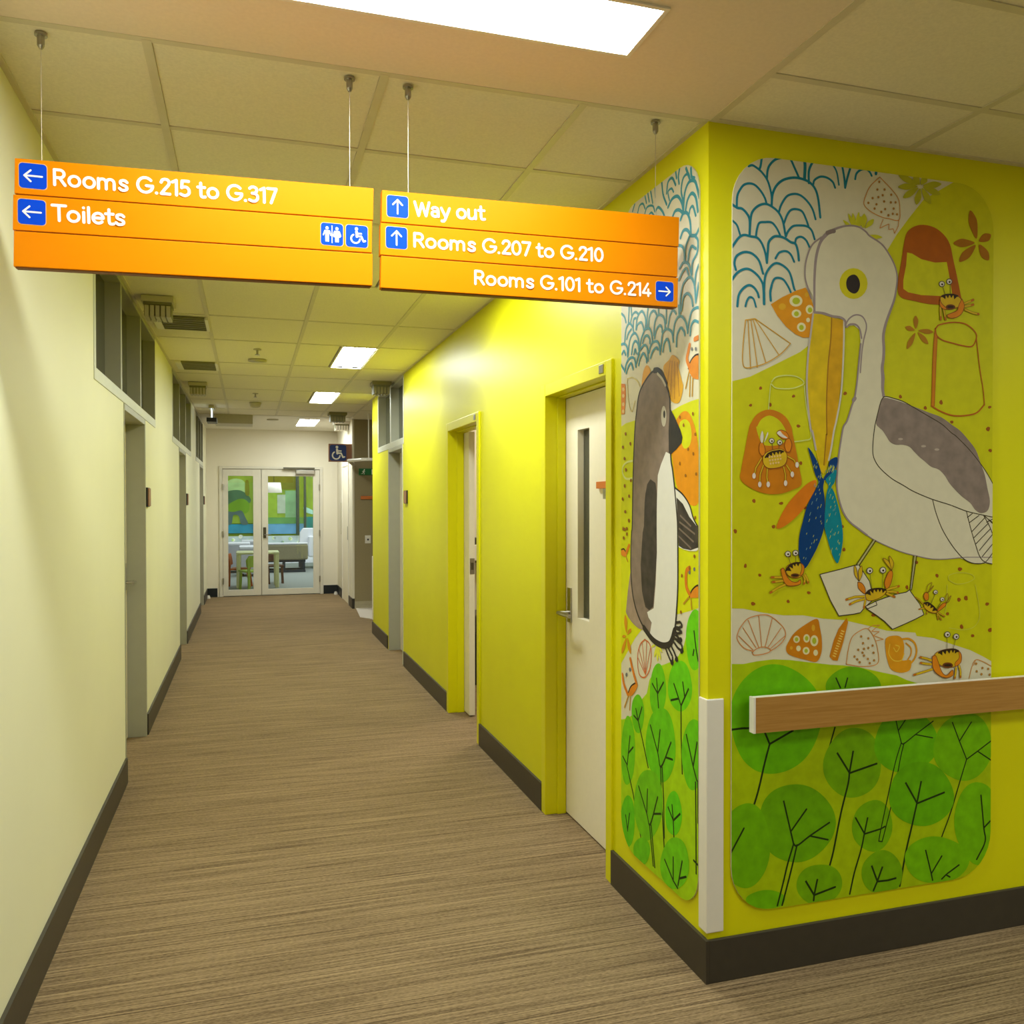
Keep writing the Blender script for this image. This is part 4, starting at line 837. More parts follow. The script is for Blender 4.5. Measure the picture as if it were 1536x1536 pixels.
# shells and buckets on the small one
T.begin('painted_bucket'); T.fill(vO, [(545, 760), (590, 660), (640, 600), (690, 620), (740, 760), (760, 950), (765, 1270), (700, 1320), (600, 1200), (560, 1000)], (220, 142, 12)); T.fill(vO, [(610, 700), (650, 660), (690, 690), (705, 780), (690, 860), (650, 885), (625, 830)], (206, 208, 8)); T.end()
T.begin('painted_shell'); T.fill(vO, [(490, 250), (530, 205), (560, 165), (610, 210), (605, 260), (630, 360), (640, 420), (610, 530), (550, 520), (530, 420), (495, 310)], (214, 158, 30))
for a, b in [((555, 215), (545, 480)), ((575, 220), (575, 500)), ((595, 225), (610, 480)), ((540, 215), (520, 380))]: T.line(vO, [a, b], (176, 120, 30), .006)
T.end()
T.begin('painted_shell'); T.fill(vO, [(320, 410), (335, 290), (360, 245), (385, 270), (385, 310), (340, 380)], (222, 160, 50)); T.end()
T.begin('painted_shell'); T.fill(vO, [(120, 380), (195, 390), (200, 470), (190, 620), (120, 630)], (216, 130, 50), False)
for y in (430, 480, 545, 600): T.ell(vO, 180, y, 9, 16, (224, 190, 130), n=8)
T.end()
T.begin('painted_shell'); T.line(vO, [(210, 350), (250, 340), (290, 370), (310, 410)], (206, 190, 120), .005); T.line(vO, [(210, 360), (220, 520), (245, 600), (270, 520)], (206, 190, 120), .005); T.end()
T.begin('painted_shell'); T.line(vP, [(345, 1020), (310, 1060), (290, 1150), (300, 1280), (345, 1310), (385, 1240), (395, 1120), (380, 1050), (345, 1020)], (206, 110, 60), .005)
for a in [(292, 1160), (300, 1090), (325, 1040), (360, 1030), (388, 1090)]: T.line(vP, [(350, 1290), a], (206, 110, 60), .004)
T.end()
T.begin('painted_bucket'); T.line(vO, [(250, 980), (210, 990), (180, 1020), (175, 1070), (200, 1115), (255, 1115)], (214, 218, 130), .008); T.end()
spray(T, vP, (207, 990), [(195, 830), (172, 1000), (240, 935), (170, 1130), (238, 1130)], (206, 140, 20), 12)
spray(T, vP, (440, 1050), [(395, 1080), (420, 1160), (445, 1190), (470, 1180), (480, 1120)], (214, 214, 60), 8, 'painted_flower')
def mini(V, body, arms, legs, eyes):
    T.begin('painted_crab')
    for l in legs: T.line(V, l, (186, 140, 30), .007, False)
    T.fill(V, body, (220, 134, 30)); T.line(V, body[:len(body)//2+1], CDK, .006)
    for a in arms: T.line(V, a, (212, 120, 24), .016)
    for x, y in eyes: T.ell(V, x, y, 8, 16, (110, 110, 110), n=8)
    T.end()
mini(vO, [(680, 270), (700, 210), (740, 165), (790, 165), (790, 330), (720, 345)], [[(690, 260), (670, 200), (680, 140), (690, 90)], [(730, 45), (760, 30)]], [[(685, 300), (660, 420)], [(695, 330), (690, 480)], [(715, 345), (710, 480)]], [(708, 120), (738, 120)])
mini(vP, [(165, 330), (185, 325), (205, 355), (200, 385), (165, 370)], [[(205, 350), (225, 300)]], [[(200, 380), (215, 420)]], [])
mini(vP, [(690, 690), (710, 640), (750, 605), (780, 620), (770, 690), (710, 700)], [[(690, 670), (665, 610), (665, 500), (690, 470)]], [[(690, 690), (645, 745)], [(700, 700), (705, 780)]], [(690, 505), (727, 480)])
mini(vP, [(215, 1440), (240, 1380), (280, 1350), (290, 1380), (250, 1450)], [[(215, 1440), (185, 1360), (175, 1290)], [(280, 1350), (255, 1260), (235, 1170)]], [[(225, 1440), (190, 1540)], [(235, 1460), (230, 1560)]], [(205, 1290), (232, 1250)])
T.begin('painted_specks')
for x, y in [(198, 772), (235, 848), (178, 875), (190, 962), (200, 1048), (240, 1130), (192, 1172), (226, 1250), (176, 1272), (196, 1370), (225, 1440), (180, 1500), (208, 1500), (617, 645), (716, 618), (735, 775), (720, 925), (680, 890), (616, 1000), (660, 1092), (742, 1080), (735, 1415), (645, 705)]: T.ell(vO, x, y, 7, 14, (150, 96, 20), .1, n=8)
for x, y in [(193, 175), (225, 105), (185, 240), (210, 210), (632, 530), (625, 810), (690, 470), (728, 380)]: T.ell(vP, x, y, 7, 14, (150, 96, 20), .1, n=8)
T.end(True)
T.begin('painted_penguin')
PB, PD = (132, 114, 98), (66, 58, 50)
T.fill(vP, [(240, 500), (220, 620), (205, 770), (205, 820), (250, 890), (300, 935), (330, 942), (345, 930), (290, 820), (255, 680)], (156, 134, 112), True, .14)
bd = through(vO, [(435, 280), (390, 310), (330, 400), (300, 480), (285, 590), (270, 750), (260, 1000), (255, 1200), (250, 1480)]) + through(vP, [(245, 200), (240, 350), (240, 500), (255, 680), (290, 820), (340, 930), (400, 1010), (450, 1050), (500, 1065), (545, 1040), (575, 950), (590, 800), (600, 600), (600, 300), (598, 130)]) + through(vO, [(590, 1350), (575, 1180), (560, 1050), (545, 930), (540, 560), (535, 480), (510, 400), (470, 310)])
T.fill(PX, bd, PB, False, .14)
T.fill(PX, through(vO, [(510, 910), (545, 930), (560, 1050), (575, 1180), (590, 1350)]) + through(vP, [(598, 130), (600, 300), (600, 600), (590, 800), (575, 950), (545, 1040), (500, 1062), (450, 1047), (400, 1005), (385, 980), (400, 890), (375, 850), (365, 810), (415, 780), (430, 600), (440, 350), (438, 100)]) + through(vO, [(440, 1300), (447, 1090), (470, 1010)]), (222, 218, 206), False, .02)
T.fill(PX, through(vO, [(365, 1160), (390, 1120), (430, 1150), (440, 1230), (438, 1500)]) + through(vP, [(440, 350), (425, 600), (410, 770), (380, 795), (350, 770), (325, 650), (315, 450), (330, 200)]) + through(vO, [(340, 1480), (345, 1300), (352, 1230)]), PD, False, .3)
T.fill(PX, through(vO, [(578, 1185), (640, 1240), (690, 1320), (720, 1420), (770, 1500)]) + through(vP, [(770, 320), (740, 342), (690, 340), (650, 330), (608, 310), (600, 100)]), (222, 218, 206), False, .02)
T.fill(PX, through(vO, [(590, 1260), (640, 1310), (690, 1410), (770, 1510)]) + through(vP, [(770, 310), (700, 335), (640, 322), (608, 300), (600, 100)]), PD, False, .35)
T.line(PX, through(vO, [(578, 1185), (640, 1240), (690, 1320), (720, 1420), (770, 1510)]), (40, 36, 32), .006)
for x0_, y0_, x1_, y1_ in [(620, 1400, 700, 1480), (615, 1450, 730, 1540), (612, 1500, 720, 1600), (610, 1560, 700, 1650)]: T.line(vO, [(x0_, y0_), (x1_, y1_)], (120, 104, 90), .006)
T.fill(vO, [(538, 570), (575, 640), (620, 740), (637, 800), (630, 840), (590, 890), (545, 932), (532, 915), (530, 750)], (48, 44, 38), False, .2)
T.line(PX, bd+bd[:1], (54, 48, 40), .008)
T.line(vP, [(340, 930), (400, 1012), (450, 1052), (500, 1067), (545, 1045), (575, 950)], (54, 48, 40), .022)
T.line(vO, [(420, 285), (450, 285), (480, 320), (510, 390)], (48, 44, 38), .02); T.line(vO, [(445, 310), (480, 350), (505, 400)], (190, 180, 160), .01)
T.ell(vO, 493, 637, 20, 80, (196, 188, 168)); T.ell(vO, 497, 622, 8, 30, (54, 48, 40))
for pts in [[(588, 890), (620, 885), (635, 915), (610, 930), (582, 925)], [(582, 930), (625, 955), (632, 965), (600, 975), (575, 960)], [(570, 970), (610, 1010), (630, 1025), (590, 1020), (558, 1000)], [(550, 1010), (600, 1085), (640, 1115), (630, 1060), (565, 1000)], [(540, 1050), (570, 1110), (600, 1190), (590, 1150)], [(500, 1070), (530, 1150), (560, 1215), (560, 1150), (520, 1070)]]: T.line(vP, pts, (54, 48, 40), .009, False)
for x, y in [(630, 1108), (590, 1170), (556, 1195), (622, 1022)]: T.ell(vP, x, y, 12, 22, (48, 44, 38), n=8)
T.end()

# ------------------------------------------------------------------ handrail and corner guard
yr = YM-.055; ra, rb = on(1133, 1047.5, 1, yr), on(1133, 1100.5, 1, yr)
rl = empty('handrail', (ra.x, YM, rb.z)); tag(rl, 'timber laminate handrail with white edges across the pelican mural', 'handrail')
box('rail_board', ra.x+.001, 4.6, yr, yr+.004, rb.z, ra.z, WOOD, rl)
MB().box(ra.x-.004, 4.6, yr+.004, yr+.024, rb.z, ra.z+.001, WHITEP).box(ra.x-.006, ra.x+.001, yr-.001, yr+.024, rb.z, ra.z+.002, WHITEP).build('rail_core', rl)
for bx in (ra.x+.15, ra.x+1.1, ra.x+2.1): MB().tube([(bx, YM-PT-.004, (ra.z+rb.z)/2), (bx, yr+.02, (ra.z+rb.z)/2)], .016, STEEL).build('bracket', rl)
gx, gz0, gz1 = .052, on(1070, 1398, 1, YM).z+.002, on(1070, 1048, 1, YM).z
cg = MB().prism([(XR-.009, YM-.009), (XR+gx, YM-.009), (XR+gx, YM-.0005), (XR-.0005, YM-.0005), (XR-.0005, YM+.042), (XR-.009, YM+.042)], lambda u, v, d: (u, v, d), gz0, gz1, WHITEP).build('corner_guard', None, .003)
tag(cg, 'white plastic guard on the outer corner between the two murals', 'corner guard', 'white corner guards')
cg2 = MB().prism([(XR-.009, 9.871+.009), (XR+gx, 9.871+.009), (XR+gx, 9.8715), (XR-.0005, 9.8715), (XR-.0005, 9.83), (XR-.009, 9.83)], lambda u, v, d: (u, v, d), gz0, gz1, WHITEP).build('corner_guard', None, .003)
tag(cg2, 'distant white corner guard at the far end of the yellow wall', 'corner guard', 'white corner guards')

# ------------------------------------------------------------------ hanging orange signs
def arc(cx, cy, rx, ry, a0, a1, n=14): return [(cx+rx*math.cos(math.radians(a0+(a1-a0)*k/n)), cy+ry*math.sin(math.radians(a0+(a1-a0)*k/n))) for k in range(n+1)]
sm = lambda p: [tuple(q) for q in catmull(p, False, 5)]
tt = .085; cb = 1-tt
GL = {
 'R': (.70, [[(tt, tt), (tt, cb), (.34, cb)] + arc(.34, .70, .22, .215, 90, -90) + [(tt, .485)], [(.33, .485), (.60, tt)]]),
 'o': (.74, [arc(.36, .36, .265, .275, 0, 360, 20)]),
 'm': (1.10, [[(tt, tt), (tt, .635)], [(tt, .40)] + arc(.28, .42, .195, .21, 180, 0, 10) + [(.475, tt)], [(.475, .40)] + arc(.68, .42, .2, .21, 180, 0, 10) + [(.88, tt)]]),
 's': (.56, [sm([(.44, .54), (.35, .62), (.22, .63), (.11, .57), (.11, .46), (.2, .385), (.34, .33), (.43, .25), (.41, .14), (.29, .08), (.16, .09), (.06, .17)])]),
 'G': (.94, [arc(.48, .5, .395, .415, 42, 345, 22) + [(.86, .46), (.54, .46)]]),
 '.': (.28, [[(.11, .10), (.13, .10)]]),
 '2': (.62, [sm([(.09, .73), (.15, .86), (.29, cb), (.44, .88), (.51, .74), (.46, .58), (.3, .38), (.09, tt)]), [(.09, tt), (.54, tt)]]),
 '1': (.42, [[(.06, .80), (.27, cb), (.27, tt)]]),
 '5': (.62, [[(.50, cb), (.16, cb), (.13, .52)], sm([(.13, .52), (.28, .58), (.43, .54), (.52, .4), (.51, .22), (.38, .1), (.24, .08), (.07, .15)])]),
 't': (.48, [[(.19, .88), (.19, .26)], sm([(.19, .26), (.22, .12), (.32, .08), (.42, .10)]), [(.03, .635), (.40, .635)]]),
 '3': (.62, [sm([(.08, .83), (.2, .915), (.34, .915), (.46, .83), (.46, .68), (.36, .57), (.22, .545)]), sm([(.22, .545), (.4, .52), (.51, .4), (.5, .22), (.38, .1), (.24, .08), (.06, .15)])]),
 '7': (.58, [[(.05, cb), (.53, cb), (.23, tt)]]),
 'T': (.68, [[(.03, cb), (.67, cb)], [(.35, cb), (.35, tt)]]),
 'i': (.24, [[(tt+.03, .635), (tt+.03, tt)], [(tt+.03, .88), (tt+.031, .88)]]),
 'l': (.24, [[(tt+.03, cb), (tt+.03, tt)]]),
 'e': (.68, [[(.09, .37), (.58, .37)] + arc(.335, .36, .255, .275, 8, 318, 18)]),
 'W': (1.02, [[(.05, cb), (.27, tt), (.50, .85), (.73, tt), (.95, cb)]]),
 'a': (.64, [arc(.28, .245, .195, .16, 0, 360, 16), sm([(.11, .56), (.2, .63), (.32, .63), (.44, .57), (.48, .45), (.48, .25)]) + [(.48, tt)]]),
 'y': (.62, [[(.05, .635), (.31, .10)], [(.57, .635), (.26, -.08), (.19, -.17), (.06, -.17)]]),
 'u': (.70, [[(tt, .635), (tt, .30)] + sm([(tt, .30), (.11, .15), (.26, .08), (.42, .13), (.53, .30)]), [(.53, .635), (.53, tt)]]),
 '0': (.68, [arc(.33, .5, .25, .415, 0, 360, 20)]),
 '4': (.64, [[(.40, cb), (.05, .28), (.58, .28)], [(.43, .52), (.43, tt)]]),
 ' ': (.34, [])}
YS = 2.40
def sgn(q): return on(q[0], q[1], 1, YS)
def lettering(text, p0, p1, cap, parent):
    a, b = sgn(p0), sgn(p1); wtot = sum(GL[c][0] for c in text); L = (b-a).length; kx = L/(wtot-.04); dirv = (b-a).normalized(); up = Vector((-dirv.z, 0, dirv.x))
    mb = MB(); x = 0
    for ch in text:
        adv, st = GL[ch]; k = 0
        for s_ in st:
            pts = [Vector(((x+q[0])*kx, q[1]*cap)) for q in s_]
            for pc in segs(pts, .16*cap):
                k += 1; mb.face([a+dirv*q.x+up*q.y+Vector((0, -.0006-.00002*k, 0)) for q in pc], SIGNW)
        x += adv
    return mb.build('lettering', parent)
def tile(c, s_, fn, parent, bm=None):
    """square pictogram tile on a sign face: c centre px, s_ size m"""
    o = sgn(c); mb = MB(); bm = bm or BLUE
    ru = [q*s_ for q in rrect(-.525, .525, -.525, .525, .15, 5)]
    mb.face([(o.x+q.x, YS-.0004, o.z+q.y) for q in ru], mat('pale tile edge', (236, 176, 110), .4))
    rr_ = [q*s_ for q in rrect(-.5, .5, -.5, .5, .14, 5)]
    mb.face([(o.x+q.x, YS-.0009, o.z+q.y) for q in rr_], bm)
    for k, pc in enumerate(fn()): mb.face([(o.x+q[0]*s_, YS-.0014-.00002*k, o.z+q[1]*s_) for q in pc], SIGNW)
    return mb.build('pictogram', parent)
def arrow(d):
    R_ = {'l': lambda x, y: (-y, x), 'u': lambda x, y: (x, y), 'r': lambda x, y: (y, -x)}[d]
    out = []
    for st in ([(0, -.33), (0, .30)], [(-.22, .08), (0, .31), (.22, .08)]): out += segs([R_(*q) for q in st], .07)
    return out
def circ(cx, cy, r): return [(cx+r*math.cos(a*math.pi/8), cy+r*math.sin(a*math.pi/8)) for a in range(16)]
def wheel():
    out = segs(arc(-.06, -.12, .2, .2, 120, 355, 18), .075)
    out += [circ(-.02, .33, .075)] + segs([(0, .2), (.02, .0), (.2, 0), (.3, -.22), (.38, -.2)], .085) + segs([(0, .12), (.2, .12)], .07) + segs([(-.02, .2), (0, -.02)], .11)
    return out
def wc():
    out = segs([(0, .38), (0, -.38)], .035)
    for cx, skirt in ((-.22, False), (.22, True)):
        out.append(circ(cx, .27, .07))
        if skirt: out += [[(cx-.07, .17), (cx+.07, .17), (cx+.16, -.12), (cx-.16, -.12)]]
        else: out += [[(cx-.09, .17), (cx+.09, .17), (cx+.08, -.12), (cx-.08, -.12)]]
        out += segs([(cx-.1, .14), (cx-.17, -.06)], .05) + segs([(cx+.1, .14), (cx+.17, -.06)], .05) + segs([(cx-.045, -.1), (cx-.045, -.32)], .07) + segs([(cx+.045, -.1), (cx+.045, -.32)], .07)
    return out
def hsign(corners, label, wires):
    tl, bl, tr, br = [sgn(c) for c in corners]
    o = empty('hanging_sign', ((bl.x+br.x)/2, YS, (bl.z+br.z)/2)); tag(o, label, 'sign', 'orange wayfinding signs hung on wires')
    th = .03; o_slats = []
    for k in range(3):
        fa, fb = k/3, (k+1)/3
        lt, lb, rt, rb = tl.lerp(bl, fa), tl.lerp(bl, fb), tr.lerp(br, fa), tr.lerp(br, fb)
        g = .0013; j = (0, -.0025, .0)[k]
        P = [Vector((lb.x+j, 0, lb.z+g)), Vector((rb.x+j, 0, rb.z+g)), Vector((rt.x+j, 0, rt.z-g)), Vector((lt.x+j, 0, lt.z-g))]
        sl = MB().prism([(q.x, q.z) for q in P], lambda u, v, d: (u, d, v), YS, YS+th, ORANGE).build('sign_slat', o, .0015)
        o_slats.append(sl)
    MB().prism([(tl.x+.004, tl.z-.004), (bl.x+.004, bl.z-.001), (br.x-.004, br.z-.001), (tr.x-.004, tr.z-.004)][::-1], lambda u, v, d: (u, d, v), YS+.004, YS+th-.004, ORDK).build('sign_core', o)
    for px in wires:
        c = on(px[0], px[1], 2, H); zt_ = tl.z+(tr.z-tl.z)*(c.x-tl.x)/(tr.x-tl.x)
        MB().tube([(c.x, YS+.015, zt_-.01), (c.x, YS+.015, H-.03)], .0009, WIRE, 6).build('wire', o)
        MB().tube([(c.x, YS+.015, H), (c.x, YS+.015, H-.006)], .015, STEEL, 12).tube([(c.x, YS+.015, H-.006), (c.x, YS+.015, H-.03), (c.x, YS+.015, H-.038)], [.009, .009, .004], STEEL, 12).build('wire_fixing', o)
    return o_slats
hs1 = hsign([(22, 236), (20, 400), (560.5, 281.5), (558.5, 429)], 'left hanging orange sign, Rooms G.215 to G.317 and Toilets', [(68, 66), (523, 122)])
hs2 = hsign([(573, 284), (571, 432), (1019, 325), (1016.5, 461.5)], 'right hanging orange sign, Way out and Rooms G.207 to G.210', [(611, 132), (985, 181)])
CAP = .0455
lettering('Rooms G.215 to G.317', (79.5, 279.3), (415, 307.3), CAP, hs1[0])
lettering('Toilets', (78, 332.6), (188.5, 340), CAP, hs1[1])
lettering('Way out', (621.5, 325), (727.5, 331.5), CAP, hs2[0])
lettering('Rooms G.207 to G.210', (619.8, 371.5), (905, 394), CAP*.98, hs2[1])
lettering('Rooms G.101 to G.214', (711, 427.6), (976, 446), CAP*.98, hs2[2])
ts = .062
tile((49.5, 264.3), ts, lambda: arrow('l'), hs1[0]); tile((47.8, 318.2), ts, lambda: arrow('l'), hs1[1])
tile((498, 351.6), ts*.97, wc, hs1[1]); tile((535.2, 354.5), ts*.97, wheel, hs1[1])
tile((596.3, 310), ts*.97, lambda: arrow('u'), hs2[0]); tile((594.8, 356.8), ts*.97, lambda: arrow('u'), hs2[1])
tile((996.8, 437.3), ts*.97, lambda: arrow('r'), hs2[2])

# projecting accessible toilet sign near the end
yw = 12.30; p0, p1 = on(493, 692.5, 1, yw), on(521, 666, 1, yw)
ps = empty('projecting_sign', (XE, yw, p0.z)); tag(ps, 'small square blue wheelchair sign with brown border projecting from the far wall', 'sign')
box('sign_board', p0.x, p1.x, yw, yw+.05, p0.z, p1.z, BROWNP, ps, .004)
q_ = rrect(p0.x+.015, p1.x-.015, p0.z+.015, p1.z-.015, .03, 4)
MB().face([(q.x, yw-.0008, q.y) for q in q_], NAVY).build('blue_face', ps)
cx_, cz_, sz_ = (p0.x+p1.x)/2-.01, (p0.z+p1.z)/2-.005, .26
mb = MB()
for k, pc in enumerate(wheel()): mb.face([(cx_+q[0]*sz_, yw-.0018-.00006*k, cz_+q[1]*sz_) for q in pc], SIGNW)
mb.build('pictogram', ps)
box('bracket', p1.x, XE, yw+.01, yw+.04, p0.z, p1.z, BROWNP, ps)

# ------------------------------------------------------------------ wall plaques and small fittings
def plaque(y0, y1, z0, z1, x, s_, label):
    o = empty('room_plaque', (x, (y0+y1)/2, z0)); tag(o, label, 'plaque', 'room name plaques beside the doors')
    box('backing', x, x+s_*.012, y0, y1, z0, z1, BLACK, o); box('face', x+s_*.012, x+s_*.018, y0+.004, y1-.004, z0+.004, z1-.004, BROWNP, o, .001)
plaque(6.0, 6.13, 1.475, 1.60, XL, 1, 'nearest brown plaque on the left wall by the first grey door')
plaque(9.76, 9.90, 1.475, 1.60, XL, 1, 'middle brown plaque on the left wall by the second grey door')
plaque(13.42, 13.56, 1.475, 1.60, XL, 1, 'farthest brown plaque on the left wall near the glazed doors')
plaque(7.60, 7.73, 1.49, 1.61, XR, -1, 'brown plaque on the yellow wall right of the grey door')
pa, pb = on(911, 722, 0, xl0), on(898.5, 733, 0, xl0)
o = empty('door_plaque', (xl0, pa.y, pb.z)); tag(o, 'small orange plaque on the cream door', 'plaque')
box('face', xl0-.014, xl0, pa.y-.04, pb.y, pb.z, pa.z, ORPL, o, .001); box('pointer', xl0-.012, xl0, pa.y-.03, pa.y+.02, pb.z-.045, pb.z-.001, STEEL, o)
for yy, zz, lb in [(3.17, 2.035, 'small silver tag on the frame of the cream door'), (5.18, 2.035, 'small silver tag on the frame of the sliding door')]:
    tag(MB().box(XR-.014, XR-.01, yy-.012, yy+.03, zz-.018, zz+.016, STEEL).build('frame_tag', None, .001), lb, 'tag')

def unit(px, py, sz, label, m1=GREYP, drop=.085):
    c = on(px, py, 2, H)
    o = empty('ceiling_unit', (c.x, c.y, H)); tag(o, label, 'ceiling unit', 'ribbed boxes under the ceiling')
    box('base', c.x-sz*.58, c.x+sz*.58, c.y-sz*.58, c.y+sz*.58, H-.035, H-.0005, m1, o, .003)
    f = MB().box(c.x-sz*.5, c.x+sz*.5, c.y-sz*.5, c.y+sz*.5, H-.05, H-.035, DARKP).box(c.x-sz*.48, c.x+sz*.48, c.y-sz*.42, c.y+sz*.42, H-.027-drop, H-.05, DARKP)
    n = 5
    for k in range(n):
        xx = c.x-sz*.48+sz*.96*(k+.5)/n
        f.box(xx-sz*.07, xx+sz*.07, c.y-sz*.5, c.y+sz*.5, H-.035-drop, H-.055, m1)
    f.build('ribbed_body', o)
unit(238, 448, .15, 'largest ribbed box under the ceiling, above the first left door')
unit(297, 574.5, .15, 'second ribbed box under the ceiling along the left wall')
unit(571, 573.5, .16, 'ribbed box under the ceiling beside the right high window', mat('olive box', (140, 132, 84), .5))
unit(512, 633.5, .2, 'white ribbed box under the white ceiling by the glazed doors', WHITEP)
unit(506, 619.5, .2, 'olive box under the ceiling above the recess', mat('olive box', (140, 132, 84), .5))
def vent(x0, x1, y0, y1, label):
    o = empty('ceiling_vent', ((x0+x1)/2, (y0+y1)/2, H)); tag(o, label, 'air vent', 'air vents in the ceiling')
    box('grille', x0, x1, y0, y1, H-.012, H-.001, DARKP, o)
    for a, b in ((x0-.045, x0), (x1, x1+.02)): box('end_bar', a, b, y0, y1, H-.016, H-.0005, WHITEP, o, .002)
    for k in range(6):
        yy = y0+(y1-y0)*(k+.5)/6; box('slat', x0+.004, x1-.004, yy-.012, yy+.012, H-.018, H-.012, DARKP, o)
va, vb = on(250, 473, 2, H), on(312, 494, 2, H)
vent(-.53, -.262, va.y, vb.y, 'air vent with white ends in the ceiling, nearer of the two')
va, vb = on(272, 541, 2, H), on(330, 554, 2, H)
vent(-.53, -.262, va.y, vb.y, 'air vent with white ends in the ceiling, farther of the two')
def disc(px, py, r, label, kind='smoke_detector', m=WHITEP, drop=.03):
    c = on(px, py, 2, H)
    o = tag(MB().tube([(c.x, c.y, H-.0005), (c.x, c.y, H-.012), (c.x, c.y, H-drop*.8), (c.x, c.y, H-drop)], [r, r, r*.8, r*.45], m, 20).build(kind, None, smooth=True), label, kind.replace('_', ' '), 'detectors on the corridor ceiling')
disc(386, 540, .075, 'flat round detector on the ceiling, nearest and widest', m=GREYP, drop=.012)
disc(383, 604, .07, 'round detector hanging lower near the far end', m=GREYP, drop=.06)
disc(409, 629, .08, 'round detector on the white ceiling above the doors', m=GREYP, drop=.02)
for px, py, lb in [(386, 524, 'sprinkler head just beyond the nearest ceiling detector'), (383, 590, 'small sprinkler head on the far corridor ceiling')]:
    c = on(px, py, 2, H)
    o = empty('sprinkler', (c.x, c.y, H)); tag(o, lb, 'sprinkler', 'sprinklers on the corridor ceiling')
    MB().tube([(c.x, c.y, H-.0005), (c.x, c.y, H-.006)], .03, GREYP, 14).build('rosette', o); MB().tube([(c.x, c.y, H-.006), (c.x, c.y, H-.04)], .008, STEEL, 8).tube([(c.x, c.y, H-.04), (c.x, c.y, H-.044)], .018, STEEL, 10).build('head', o)
# bulkhead box and edge-lit exit blade at far left
ba, bb_ = on(322, 634.5, 1, 12.02), on(379, 626, 1, 12.02)
tag(box('duct_box', ba.x, bb_.x, 12.02, 12.5, ba.z, H-.0005, GREYP, None, .003), 'long grey box under the ceiling at the far left', 'duct box')
ec = on(317, 606, 2, H); ey = 10.9; ex_ = on(317, 620, 1, ey)
o = empty('exit_blade_sign', (ex_.x, ey, H)); tag(o, 'edge-on glowing exit sign blade hanging at the far left', 'exit sign')
ez0 = on(317, 630, 1, ey).z
box('blade', ex_.x-.004, ex_.x+.004, ey, ey+.3, ez0+.03, H-.04, emitter('edge lit acrylic', (.75, .9, 1), 1.2), o)
box('housing', ex_.x-.03, ex_.x+.03, ey, ey+.32, H-.04, H-.0005, GREYP, o, .003); box('lower_rail', ex_.x-.055, ex_.x+.06, ey, ey+.3, ez0-.02, ez0+.03, BLACK, o, .003)
# recess fittings
o = empty('curtain_rail', (1.45, 12.0, 2.0)); tag(o, 'white L-shaped curtain rail hung on a rod in the recess', 'curtain rail')
yc = 11.4; A, B = on(544, 689, 1, yc), on(553, 688, 1, yc); rd = on(553, 640, 1, yc)
MB().tube([(XE+.02, 12.24, 2.03), (B.x-.2, 12.0, B.z), (A.x, yc+.02, A.z), (A.x+.05, yc, A.z), (3.3, yc, A.z)], .022, WHITEP, 8).build('rail', o)
MB().tube([(rd.x, yc, B.z), (rd.x, yc, H)], .009, WHITEP, 8).build('drop_rod', o)
yb_ = 12.249
e0, e1 = on(538, 712.5, 1, yb_), on(560, 703, 1, yb_)
o = empty('exit_sign', (e0.x, yb_, e0.z)); tag(o, 'small green exit sign on the beige wall of the recess', 'exit sign')
box('sign_plate', e0.x, e0.x+.34, yb_-.02, yb_, e0.z, e1.z, mat('exit green', (20, 110, 50), .4), o)
mb = MB(); xx, zz, hh = e0.x+.07, (e0.z+e1.z)/2, (e1.z-e0.z)
for k, pc in enumerate([circ(.08, .3, .09)] + segs([(.02, .14), (-.06, -.1)], .14) + segs([(-.06, -.1), (.1, -.2), (.04, -.4)], .08) + segs([(-.06, -.1), (-.2, -.3), (-.38, -.3)], .08) + segs([(.02, .14), (.2, .02)], .06) + segs([(.02, .14), (-.2, .08), (-.24, -.04)], .06)): mb.face([(xx+q[0]*hh, yb_-.0206-.00006*k, zz+q[1]*hh) for q in pc], SIGNW)
mb.build('running_figure', o)
MB().face([(xx+q[0]*hh, yb_-.0206, zz+q[1]*hh) for q in [(1.2, -.4), (1.7, -.4), (1.7, .4), (1.2, .4)]], SIGNW).build('doorway_symbol', o)
g0, g1 = on(541, 749, 1, yb_), on(560, 744, 1, yb_)
tag(box('orange_strip', g0.x, g0.x+.3, yb_-.025, yb_, g0.z, g1.z, ORPL, None, .003), 'thin orange strip on the beige wall of the recess', 'strip')
g0, g1 = on(547.5, 815, 1, yb_), on(556, 803, 1, yb_)
o = empty('power_outlet', ((g0.x+g1.x)/2, yb_, g0.z)); tag(o, 'white wall outlet plate on the beige wall of the recess', 'outlet')
box('plate', g0.x, g1.x, yb_-.01, yb_, g0.z, g1.z, WHITEP, o, .002); box('socket', (g0.x+g1.x)/2-.01, (g0.x+g1.x)/2+.012, yb_-.014, yb_-.01, (g0.z+g1.z)/2-.015, (g0.z+g1.z)/2+.01, BLACK, o)
for px, x, lb in [(312, XL+.03, 'white door stop on the floor at the far left corner'), (511, XE-.05, 'white door stop on the floor at the far right corner')]:
    o = empty('door_stop', (x, 14.2, 0)); tag(o, lb, 'door stop', 'door stops by the glazed doors')
    MB().tube([(x, 14.2, 0), (x, 14.2, .03)], .03, WHITEP, 12).build('base', o); MB().tube([(x, 14.2, .03), (x, 14.2, .05)], .022, WHITEP, 12).build('buffer', o)
# sign letters running up the far right wall
for yy in [13.75]:
    tag(MB().box(XE-.006, XE, yy, yy+.07, 1.0, 1.5, GREYP).build('door_notice', None, .001), 'narrow grey notice strip on the far right white wall', 'notice')

